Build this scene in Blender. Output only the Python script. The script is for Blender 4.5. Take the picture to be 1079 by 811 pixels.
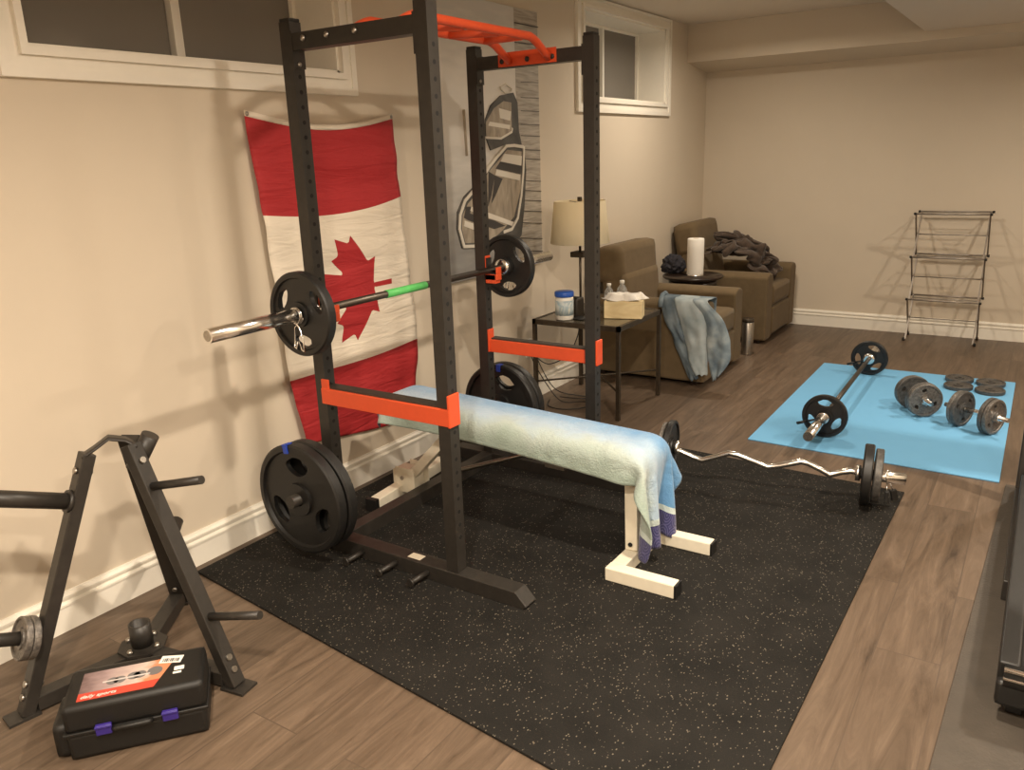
import bpy, bmesh, math, random
from mathutils import Vector, Matrix, noise
for o in list(bpy.data.objects): bpy.data.objects.remove(o)
SC = bpy.context.scene; COL = SC.collection
PI = math.pi; R_ = math.radians

# ------------------------------------------------------------------ camera
def set_camera():
    yaw, pitch, roll = 0.587671, 0.278431, -0.03396
    f = Vector((-math.sin(yaw)*math.cos(pitch), math.cos(yaw)*math.cos(pitch), -math.sin(pitch)))
    r = Vector((math.cos(yaw), math.sin(yaw), 0)); u = r.cross(f)
    r2 = r*math.cos(roll)+u*math.sin(roll); u2 = -r*math.sin(roll)+u*math.cos(roll)
    cd = bpy.data.cameras.new('camera'); cam = bpy.data.objects.new('camera', cd); COL.objects.link(cam)
    m = Matrix((r2, u2, -f)).transposed().to_4x4(); m.translation = Vector((2.658, 0, 1.52))
    cam.matrix_world = m; cd.sensor_width = 36; cd.lens = 36*849.93/1079; cd.clip_start = .02
    SC.camera = cam
set_camera()
# ------------------------------------------------------------------ world, light, exposure
SC.view_settings.view_transform = 'Standard'; SC.view_settings.look = 'None'
SC.view_settings.gamma = 1; SC.view_settings.use_curve_mapping = False
SC.view_settings.exposure = 0.92
w = bpy.data.worlds.new('world'); SC.world = w; w.use_nodes = True
w.node_tree.nodes['Background'].inputs[0].default_value = (.01, .011, .014, 1)
w.node_tree.nodes['Background'].inputs[1].default_value = 1
def pot(x, y, e, z=2.455, size=.13, col=(1, .86, .69)):
    l = bpy.data.lights.new('pot_light', 'AREA'); l.shape = 'DISK'; l.size = size; l.energy = e; l.color = col
    l.spread = R_(165)
    o = bpy.data.objects.new('pot_light', l); COL.objects.link(o); o.location = (x, y, z)
POTS = [(2.15, 2.1, 29), (3.65, 3.75, 25), (2.15, .15, 40), (3.7, .2, 32), (.85, 5.6, 12), (3.3, 5.6, 15, 2.235), (1.6, -1.6, 22)]
for p in POTS: pot(*p[:3], **({'z': p[3]} if len(p) > 3 else {}))

# ------------------------------------------------------------------ materials
MATS = {}
def mat(name, col, rough=.5, metal=0., noise_amt=0., nscale=40., bump=0., bscale=200., spec=.5, trans=0., alpha=1., sheen=0.):
    if name in MATS: return MATS[name]
    m = bpy.data.materials.new(name); m.use_nodes = True; nt = m.node_tree; b = nt.nodes['Principled BSDF']
    b.inputs['Base Color'].default_value = (*col, 1); b.inputs['Roughness'].default_value = rough
    b.inputs['Metallic'].default_value = metal; b.inputs['Specular IOR Level'].default_value = spec
    b.inputs['Transmission Weight'].default_value = trans; b.inputs['Alpha'].default_value = alpha
    b.inputs['Sheen Weight'].default_value = sheen
    tc = nt.nodes.new('ShaderNodeTexCoord')
    n = nt.nodes.new('ShaderNodeTexNoise'); n.inputs['Scale'].default_value = nscale; n.inputs['Detail'].default_value = 5
    nt.links.new(tc.outputs['Object'], n.inputs['Vector'])
    rp = nt.nodes.new('ShaderNodeValToRGB')
    a = noise_amt
    rp.color_ramp.elements[0].position = .3; rp.color_ramp.elements[1].position = .7
    rp.color_ramp.elements[0].color = (*[c*(1-a) for c in col], 1)
    rp.color_ramp.elements[1].color = (*[min(1, c*(1+a)) for c in col], 1)
    nt.links.new(n.outputs['Fac'], rp.inputs['Fac']); nt.links.new(rp.outputs['Color'], b.inputs['Base Color'])
    if bump:
        n2 = nt.nodes.new('ShaderNodeTexNoise'); n2.inputs['Scale'].default_value = bscale; n2.inputs['Detail'].default_value = 4
        nt.links.new(tc.outputs['Object'], n2.inputs['Vector'])
        bp = nt.nodes.new('ShaderNodeBump'); bp.inputs['Strength'].default_value = bump; bp.inputs['Distance'].default_value = .01
        nt.links.new(n2.outputs['Fac'], bp.inputs['Height']); nt.links.new(bp.outputs['Normal'], b.inputs['Normal'])
    MATS[name] = m; return m

wallm = mat('wall_paint', (.645, .565, .455), .7, noise_amt=.015, nscale=3, bump=.04, bscale=300, spec=.25)
ceilm = mat('ceiling_paint', (.70, .62, .52), .8, bump=.05, bscale=200, spec=.2)
trimm = mat('white_trim', (.86, .82, .73), .4, noise_amt=.01)
blk = mat('black_powder_coat', (.027, .0235, .020), .42, noise_amt=.15, bump=.05, bscale=900, spec=.45)
blkhole = mat('bolt_hole', (.004, .004, .004), .8)
blkrub = mat('black_rubber', (.010, .0095, .009), .45, noise_amt=.2, bump=.08, bscale=400)
padrub = mat('grey_rubber_pad', (.045, .036, .028), .6, noise_amt=.1)
iron = mat('grey_cast_iron', (.105, .100, .094), .45, metal=.5, noise_amt=.35, nscale=60, bump=.25, bscale=250)
iron2 = mat('hammertone_iron', (.17, .155, .14), .4, metal=.5, noise_amt=.4, nscale=90, bump=.3, bscale=200)
chrome = mat('chrome', (.88, .87, .85), .2, metal=1., noise_amt=.05)
steel = mat('brushed_steel', (.42, .39, .35), .35, metal=1., noise_amt=.15, nscale=120)
barm = mat('knurled_bar_steel', (.10, .085, .07), .4, metal=.8, noise_amt=.25, nscale=300)
orange = mat('orange_powder_coat', (.70, .085, .025), .4, noise_amt=.03)
green = mat('green_tape', (.10, .52, .13), .5, noise_amt=.1)
bluetape = mat('blue_tape', (.02, .06, .42), .45)
cream = mat('cream_enamel', (.80, .74, .60), .35, noise_amt=.03)
padm = mat('black_vinyl', (.02, .018, .018), .45, bump=.1)
label = mat('white_label', (.8, .72, .58), .6)
bmat = mat('blue_foam_mat', (.17, .44, .72), .75, noise_amt=.015, nscale=8, bump=.1, bscale=500, spec=.2)
gmat = mat('grey_vinyl_mat', (.058, .047, .036), .6, noise_amt=.12, nscale=14, bump=.15, bscale=120)
couch = mat('brown_microfibre', (.145, .104, .058), .9, noise_amt=.08, nscale=18, bump=.12, bscale=350, spec=.15, sheen=.08)
darkwood = mat('espresso_wood', (.022, .013, .009), .28, noise_amt=.3, nscale=30)
bronze = mat('bronze_metal', (.06, .045, .03), .45, metal=.5, noise_amt=.2)
white = mat('white_plastic', (.80, .78, .72), .4)
paper = mat('white_paper', (.86, .83, .77), .85, bump=.2, bscale=150)
silverp = mat('silver_painted_tube', (.36, .32, .28), .4, metal=.6, noise_amt=.1)
purple = mat('purple_latch', (.035, .02, .20), .4)
casem = mat('black_case_plastic', (.0075, .0068, .006), .5, bump=.15, bscale=500)

def tree_mat(name):
    m = bpy.data.materials.new(name); m.use_nodes = True; MATS[name] = m
    return m, m.node_tree, m.node_tree.nodes['Principled BSDF']
def N(nt, t, **k):
    n = nt.nodes.new(t)
    for a, v in k.items():
        if hasattr(n, a): setattr(n, a, v)
        else: n.inputs[a].default_value = v
    return n
def ramp(nt, stops, src):
    r = nt.nodes.new('ShaderNodeValToRGB'); e = r.color_ramp.elements
    while len(e) < len(stops): e.new(.5)
    for i, (p, c) in enumerate(stops): e[i].position = p; e[i].color = (*c, 1)
    nt.links.new(src, r.inputs['Fac']); return r.outputs['Color']

def floor_mat():
    m, nt, b = tree_mat('oak_plank_floor'); L = nt.links.new
    tc = N(nt, 'ShaderNodeTexCoord'); mp = N(nt, 'ShaderNodeMapping'); mp.inputs['Rotation'].default_value = (0, 0, PI/2)
    L(tc.outputs['Object'], mp.inputs['Vector'])
    br = N(nt, 'ShaderNodeTexBrick', offset=.37)
    br.inputs['Color1'].default_value = (.0, .0, .0, 1); br.inputs['Color2'].default_value = (1, 1, 1, 1)
    br.inputs['Mortar'].default_value = (.5, .5, .5, 1)
    br.inputs['Scale'].default_value = 1; br.inputs['Mortar Size'].default_value = .0022; br.inputs['Mortar Smooth'].default_value = .3
    br.inputs['Brick Width'].default_value = 1.22; br.inputs['Row Height'].default_value = .182
    L(mp.outputs['Vector'], br.inputs['Vector'])
    mp2 = N(nt, 'ShaderNodeMapping'); mp2.inputs['Scale'].default_value = (10, 1.0, 1)
    L(tc.outputs['Object'], mp2.inputs['Vector'])
    ad = N(nt, 'ShaderNodeVectorMath', operation='ADD'); L(mp2.outputs['Vector'], ad.inputs[0])
    sc = N(nt, 'ShaderNodeVectorMath', operation='SCALE'); sc.inputs['Scale'].default_value = 13; L(br.outputs['Color'], sc.inputs[0]); L(sc.outputs['Vector'], ad.inputs[1])
    n = N(nt, 'ShaderNodeTexNoise'); n.inputs['Scale'].default_value = 1.6; n.inputs['Detail'].default_value = 9; n.inputs['Roughness'].default_value = .7; n.inputs['Distortion'].default_value = 1.5
    L(ad.outputs['Vector'], n.inputs['Vector'])
    c = ramp(nt, [(.26, (.048, .032, .021)), (.40, (.100, .069, .046)), (.58, (.145, .102, .070)), (.76, (.200, .147, .104))], n.outputs['Fac'])
    hs = N(nt, 'ShaderNodeHueSaturation'); L(c, hs.inputs['Color'])
    mr = N(nt, 'ShaderNodeMapRange'); mr.inputs['To Min'].default_value = .78; mr.inputs['To Max'].default_value = 1.12
    L(br.outputs['Color'], mr.inputs['Value']); L(mr.outputs['Result'], hs.inputs['Value'])
    mx = N(nt, 'ShaderNodeMix', data_type='RGBA'); L(br.outputs['Fac'], mx.inputs[0]); L(hs.outputs['Color'], mx.inputs[6]); mx.inputs[7].default_value = (.085, .06, .042, 1)
    L(mx.outputs[2], b.inputs['Base Color']); b.inputs['Roughness'].default_value = .42; b.inputs['Specular IOR Level'].default_value = .4
    bp = N(nt, 'ShaderNodeBump'); bp.inputs['Strength'].default_value = .15; bp.inputs['Distance'].default_value = .004
    L(n.outputs['Fac'], bp.inputs['Height']); L(bp.outputs['Normal'], b.inputs['Normal'])
    return m
floorm = floor_mat()
def speck_mat():
    m, nt, b = tree_mat('speckled_rubber'); L = nt.links.new
    tc = N(nt, 'ShaderNodeTexCoord'); v = N(nt, 'ShaderNodeTexVoronoi'); v.inputs['Scale'].default_value = 165
    mp = N(nt, 'ShaderNodeMapping'); mp.inputs['Scale'].default_value = (1, .62, 1); mp.inputs['Rotation'].default_value = (0, 0, .5); L(tc.outputs['Object'], mp.inputs['Vector']); L(mp.outputs['Vector'], v.inputs['Vector'])
    sx = N(nt, 'ShaderNodeSeparateXYZ'); L(v.outputs['Color'], sx.inputs[0])
    # only a share of the granules is light
    gt = N(nt, 'ShaderNodeMath', operation='GREATER_THAN'); gt.inputs[1].default_value = .58; L(sx.outputs['X'], gt.inputs[0])
    md = N(nt, 'ShaderNodeMath', operation='MULTIPLY'); md.inputs[1].default_value = .36; L(sx.outputs['Y'], md.inputs[0])
    lt = N(nt, 'ShaderNodeMath', operation='LESS_THAN'); L(v.outputs['Distance'], lt.inputs[0]); L(md.outputs[0], lt.inputs[1])
    mu = N(nt, 'ShaderNodeMath', operation='MULTIPLY'); L(gt.outputs[0], mu.inputs[0]); L(lt.outputs[0], mu.inputs[1])
    n = N(nt, 'ShaderNodeTexNoise'); n.inputs['Scale'].default_value = 6; L(tc.outputs['Object'], n.inputs['Vector'])
    base = ramp(nt, [(.3, (.0085, .0078, .0066)), (.7, (.015, .0135, .0115))], n.outputs['Fac'])
    mx = N(nt, 'ShaderNodeMix', data_type='RGBA'); L(mu.outputs[0], mx.inputs[0]); L(base, mx.inputs[6]); mx.inputs[7].default_value = (.15, .13, .10, 1)
    L(mx.outputs[2], b.inputs['Base Color']); b.inputs['Roughness'].default_value = .8; b.inputs['Specular IOR Level'].default_value = .2
    n2 = N(nt, 'ShaderNodeTexNoise'); n2.inputs['Scale'].default_value = 300; L(tc.outputs['Object'], n2.inputs['Vector'])
    bp = N(nt, 'ShaderNodeBump'); bp.inputs['Strength'].default_value = .4; bp.inputs['Distance'].default_value = .003
    L(n2.outputs['Fac'], bp.inputs['Height']); L(bp.outputs['Normal'], b.inputs['Normal'])
    return m
speckm = speck_mat()
def glass_mat():
    m, nt, b = tree_mat('window_glass'); L = nt.links.new
    t = N(nt, 'ShaderNodeBsdfTransparent'); t.inputs[0].default_value = (.75, .76, .74, 1)
    g = N(nt, 'ShaderNodeBsdfGlossy'); g.inputs['Roughness'].default_value = .05
    d = N(nt, 'ShaderNodeBsdfDiffuse'); d.inputs[0].default_value = (.40, .37, .33, 1)
    fr = N(nt, 'ShaderNodeFresnel'); fr.inputs[0].default_value = 1.5
    m1 = N(nt, 'ShaderNodeMixShader'); L(fr.outputs[0], m1.inputs[0]); L(t.outputs[0], m1.inputs[1]); L(g.outputs[0], m1.inputs[2])
    m2 = N(nt, 'ShaderNodeMixShader'); m2.inputs[0].default_value = .45; L(m1.outputs[0], m2.inputs[1]); L(d.outputs[0], m2.inputs[2])
    L(m2.outputs[0], nt.nodes['Material Output'].inputs[0]); return m
glassm = glass_mat()
def flag_mat(name, col):
    m, nt, b = tree_mat(name); L = nt.links.new
    tc = N(nt, 'ShaderNodeTexCoord'); mp = N(nt, 'ShaderNodeMapping'); mp.inputs['Scale'].default_value = (1, 1.2, 7); mp.inputs['Rotation'].default_value = (.12, 0, 0)
    L(tc.outputs['Object'], mp.inputs['Vector'])
    n = N(nt, 'ShaderNodeTexNoise'); n.inputs['Scale'].default_value = 3.2; n.inputs['Detail'].default_value = 3; n.inputs['Distortion'].default_value = .8
    L(mp.outputs['Vector'], n.inputs['Vector'])
    bp = N(nt, 'ShaderNodeBump'); bp.inputs['Strength'].default_value = .6; bp.inputs['Distance'].default_value = .02
    L(n.outputs['Fac'], bp.inputs['Height']); L(bp.outputs['Normal'], b.inputs['Normal'])
    b.inputs['Base Color'].default_value = (*col, 1); b.inputs['Roughness'].default_value = .65; b.inputs['Specular IOR Level'].default_value = .3
    return m
flagred = flag_mat('red_nylon', (.40, .026, .03)); flagwhite = flag_mat('white_nylon', (.80, .72, .60))

# ------------------------------------------------------------------ mesh helpers
class B:
    def __init__(s): s.bm = bmesh.new(); s.mi = 0
    def _tag(s, faces, smooth=False):
        for f in faces: f.material_index = s.mi; f.smooth = smooth
        return s
    def box(s, c, size, rot=None, bev=0.):
        c = Vector(c); hx, hy, hz = [v/2 for v in size]
        vs = []
        for x, y, z in ((-1,-1,-1),(1,-1,-1),(1,1,-1),(-1,1,-1),(-1,-1,1),(1,-1,1),(1,1,1),(-1,1,1)):
            p = Vector((x*hx, y*hy, z*hz))
            if rot: p = rot @ p
            vs.append(s.bm.verts.new(c+p))
        fs = [s.bm.faces.new([vs[i] for i in q]) for q in ((3,2,1,0),(4,5,6,7),(0,1,5,4),(1,2,6,5),(2,3,7,6),(3,0,4,7))]
        s._tag(fs)
        if bev:
            es = set(e for f in fs for e in f.edges)
            r = bmesh.ops.bevel(s.bm, geom=list(es), offset=bev, segments=2, profile=.6, affect='EDGES')
            for f in r['faces']: f.material_index = s.mi; f.smooth = True
        return s
    def bb(s, x0, x1, y0, y1, z0, z1, bev=0.):
        return s.box(((x0+x1)/2, (y0+y1)/2, (z0+z1)/2), (abs(x1-x0), abs(y1-y0), abs(z1-z0)), None, bev)
    def beam(s, p0, p1, w, h, up=(0, 0, 1), bev=.0):
        p0 = Vector(p0); p1 = Vector(p1); d = p1-p0; L = d.length; d.normalize(); up = Vector(up)
        x = up.cross(d)
        if x.length < 1e-4: x = Vector((1, 0, 0)).cross(d)
        x.normalize(); z = d.cross(x)
        return s.box((p0+p1)/2, (w, L, h), Matrix((x, d, z)).transposed(), bev)
    def tube(s, pts, r, seg=14, cap=True, closed=False):
        pts = [Vector(p) for p in pts]; n = len(pts)
        rs = r if isinstance(r, (list, tuple)) else [r]*n
        def tan(i):
            if closed: return (pts[(i+1) % n]-pts[i-1]).normalized()
            if i == 0: return (pts[1]-pts[0]).normalized()
            if i == n-1: return (pts[-1]-pts[-2]).normalized()
            a = (pts[i]-pts[i-1]).normalized(); b = (pts[i+1]-pts[i]).normalized(); t = a+b
            return t.normalized() if t.length > 1e-5 else b
        t0 = tan(0); ref = Vector((0, 0, 1)) if abs(t0.z) < .9 else Vector((1, 0, 0))
        u = t0.cross(ref).normalized(); rings = []
        for i in range(n):
            t = tan(i); u = (u-t*u.dot(t))
            if u.length < 1e-5: u = t.cross(ref)
            u.normalize(); v = t.cross(u)
            k = 1.
            if 0 < i < n-1:
                a = (pts[i]-pts[i-1]).normalized(); k = min(1.6, 1/max(.5, a.dot(t)))
            rings.append([s.bm.verts.new(pts[i]+(u*math.cos(a)+v*math.sin(a))*rs[i]*k) for a in [2*PI*j/seg for j in range(seg)]])
        fs = []
        for i in range(n if closed else n-1):
            A = rings[i]; C = rings[(i+1) % n]
            for j in range(seg): fs.append(s.bm.faces.new((A[j], A[(j+1) % seg], C[(j+1) % seg], C[j])))
        s._tag(fs, True)
        if cap and not closed:
            s._tag([s.bm.faces.new(rings[0][::-1]), s.bm.faces.new(rings[-1])])
        return s
    def lathe(s, prof, c=(0, 0, 0), axis='z', seg=32, smooth=True):
        c = Vector(c); rings = []
        for (r, h) in prof:
            ring = []
            for j in range(seg):
                a = 2*PI*j/seg; x, y = max(r, 1e-5)*math.cos(a), max(r, 1e-5)*math.sin(a)
                p = {'z': Vector((x, y, h)), 'y': Vector((y, h, x)), 'x': Vector((h, x, y))}[axis]
                ring.append(s.bm.verts.new(c+p))
            rings.append(ring)
        fs = []
        for A, C in zip(rings, rings[1:]):
            for j in range(seg): fs.append(s.bm.faces.new((A[j], A[(j+1) % seg], C[(j+1) % seg], C[j])))
        s._tag(fs, smooth)
        if prof[0][0] > 1e-4: s._tag([s.bm.faces.new(rings[0][::-1])])
        if prof[-1][0] > 1e-4: s._tag([s.bm.faces.new(rings[-1])])
        return s
    def prism(s, poly, plane, d0, d1):
        """closed outline extruded; plane 'xy','yz','xz' gives the outline's two axes"""
        def P(a, b, d): return {'xy': (a, b, d), 'yz': (d, a, b), 'xz': (a, d, b)}[plane]
        A = [s.bm.verts.new(P(a, b, d0)) for a, b in poly]; C = [s.bm.verts.new(P(a, b, d1)) for a, b in poly]
        n = len(poly); fs = [s.bm.faces.new(A), s.bm.faces.new(C[::-1])]
        for i in range(n): fs.append(s.bm.faces.new((A[i], C[i], C[(i+1) % n], A[(i+1) % n])))
        return s._tag(fs)
    def grid(s, fn, nu, nv, smooth=True, thick=0):
        """fn(u, v) for 0..1; thick gives a closed sheet"""
        V = [[s.bm.verts.new(fn(i/nu, j/nv)) for j in range(nv+1)] for i in range(nu+1)]
        fs = [s.bm.faces.new((V[i][j], V[i+1][j], V[i+1][j+1], V[i][j+1])) for i in range(nu) for j in range(nv)]
        s._tag(fs, smooth); return fs
ORG = {}
def obj(name, b, m, parent=None, bevel=0., solid=0., subd=0, recalc=True):
    """ONE mesh object; geometry given in the frame of the root thing (or world when the root was made with world=True)"""
    bm = b.bm
    root = parent
    while root is not None and root.parent is not None: root = root.parent
    if root is not None and root.name in ORG:
        bmesh.ops.translate(bm, verts=bm.verts, vec=-ORG[root.name])
    if recalc: bmesh.ops.recalc_face_normals(bm, faces=bm.faces)
    me = bpy.data.meshes.new(name); bm.to_mesh(me); bm.free()
    for x in (m if isinstance(m, (list, tuple)) else [m]): me.materials.append(x)
    o = bpy.data.objects.new(name, me); COL.objects.link(o)
    if parent is not None: o.parent = parent
    if bevel:
        k = o.modifiers.new('bevel', 'BEVEL'); k.width = bevel; k.segments = 2; k.limit_method = 'ANGLE'; k.angle_limit = R_(40)
    if solid:
        k = o.modifiers.new('solid', 'SOLIDIFY'); k.thickness = solid; k.offset = 0
    if subd:
        k = o.modifiers.new('sub', 'SUBSURF'); k.levels = subd; k.render_levels = subd
    return o
def props(o, label, cat, group=None):
    o['label'] = label; o['category'] = cat
    if group: o['group'] = group
    return o
def thing(name, label, cat, loc=(0, 0, 0), group=None, world=True):
    o = bpy.data.objects.new(name, None); COL.objects.link(o); o.location = loc; o.empty_display_size = .05
    props(o, label, cat, group)
    if world: ORG[o.name] = Vector(loc)
    return o
def single(name, b, m, label, cat, group=None, org=None, **k):
    """thing that is one mesh, its origin moved to org"""
    if org is not None: bmesh.ops.translate(b.bm, verts=b.bm.verts, vec=-Vector(org))
    o = obj(name, b, m, None, **k)
    if org is not None: o.location = org
    return props(o, label, cat, group)
def struct_(name, b, m, parent=None, **k):
    o = obj(name, b, m, parent, **k)
    if parent is None: o['kind'] = 'structure'
    return o
def dup(root, mw, label, group=None):
    def cp(o, par):
        c = o.copy(); COL.objects.link(c)
        if par is not None: c.parent = par
        for ch in o.children: cp(ch, c)
        return c
    r = cp(root, None); r.matrix_world = mw; r['label'] = label
    if group: r['group'] = group
    return r
def TR(loc, rx=0, ry=0, rz=0):
    return Matrix.Translation(Vector(loc)) @ Matrix.Rotation(rz, 4, 'Z') @ Matrix.Rotation(ry, 4, 'Y') @ Matrix.Rotation(rx, 4, 'X')
def cloth_from(rows, b, cut=None):
    """rows of millimetre triples -> a smooth sheet"""
    V = [[b.bm.verts.new((r[k]/1000, r[k+1]/1000, r[k+2]/1000)) for k in range(0, len(r), 3)] for r in rows]; fs = []
    for i in range(len(V)-1):
        for j in range(len(V[0])-1):
            if cut and cut(i, j): continue
            fs.append(b.bm.faces.new((V[i][j], V[i+1][j], V[i+1][j+1], V[i][j+1])))
    b._tag(fs, True)
    return fs

def plate_mesh(b, R, bore, t, hub=.30, lip=.84, holes=3, h1=.42, h2=.78, ha=R_(30), rot=0., web=.5, per=12):
    """weight plate, axis along y, centred at the origin"""
    rr = [(bore, .5*t), (hub*R*.97, .5*t), (hub*R, .5*t*web)]
    if holes:
        for k in range(7):
            rr.append((R*(h1+(h2-h1)*k/6), .5*t*web))
    else: rr.append((R*.6, .5*t*web))
    rr += [(R*lip, .5*t*web), (R*(lip+.025), .5*t), (R*.965, .5*t), (R, .5*t*.72)]
    H = max(holes, 3); nc = per*2*H if holes else 48
    def ang(j, k):
        if not holes: return 2*PI*j/nc+rot
        sec = j//(2*per); q = (j % (2*per))/per-1     # -1..1
        kk = k-3
        w_ = ha
        if 0 <= kk <= 6:
            e = abs(kk-3)/3; w_ = ha*(1-.75*e**3)*(.82+.06*kk)
        else: w_ = ha*.5 if kk < 0 else ha
        half = PI/H
        a = q/.5*w_ if abs(q) <= .5 else math.copysign(w_+(abs(q)-.5)/.5*(half-w_), q)
        return a+2*PI*sec/H+rot
    T = []; U = []
    for k, (r, h) in enumerate(rr):
        a = [ang(j, k) for j in range(nc)]
        T.append([b.bm.verts.new((r*math.cos(x), -h, r*math.sin(x))) for x in a])
        U.append([b.bm.verts.new((r*math.cos(x), h, r*math.sin(x))) for x in a])
    keep = {}
    for k in range(len(rr)-1):
        for j in range(nc):
            hole = holes and 3 <= k < 9 and (per//2 <= (j % (2*per)) < 3*per//2)
            keep[k, j] = not hole
    fs = []
    for (k, j), v in keep.items():
        if not v: continue
        j2 = (j+1) % nc
        fs.append(b.bm.faces.new((T[k][j], T[k][j2], T[k+1][j2], T[k+1][j])))
        fs.append(b.bm.faces.new((U[k][j], U[k+1][j], U[k+1][j2], U[k][j2])))
        for (nb, a, c) in (((k-1, j), (k, j), (k, j2)), ((k+1, j), (k+1, j), (k+1, j2)), ((k, (j-1) % nc), (k, j), (k+1, j)), ((k, j2), (k, j2), (k+1, j2))):
            if not keep.get(nb, False):
                fs.append(b.bm.faces.new((T[a[0]][a[1]], T[c[0]][c[1]], U[c[0]][c[1]], U[a[0]][a[1]])))
    b._tag(fs, True)
    # flat look on the steps
    return b
def plate(name, m, label, cat, mw, group=None, extra=None, **k):
    b = B(); plate_mesh(b, **k)
    o = obj(name, b, m)
    e = o.modifiers.new('es', 'EDGE_SPLIT'); e.split_angle = R_(35)
    props(o, label, cat, group)
    if extra: extra(o)
    o.matrix_world = mw
    return o
def spring_clip(name, label, mw, group=None, col=None):
    """wire spring collar around y axis at origin, handles hanging down"""
    b = B(); pts = []
    for i in range(40):
        a = 2*PI*i/39*2.15+R_(-70); pts.append((.0285*math.cos(a), (i/39-.5)*.016, .0285*math.sin(a)))
    s0 = [(.020, -.014, -.085), (.030, -.014, -.118), (.042, -.014, -.122), (.040, -.013, -.09), (.028, -.011, -.045)]
    s1 = [(-.022, .010, -.045), (-.028, .011, -.085), (-.036, .012, -.118), (-.024, .012, -.124), (-.018, .012, -.095)]
    b.tube(s0+pts+s1, .0026, 8)
    o = obj(name, b, col or chrome); props(o, label, 'clip', group); o.matrix_world = mw; return o
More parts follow.
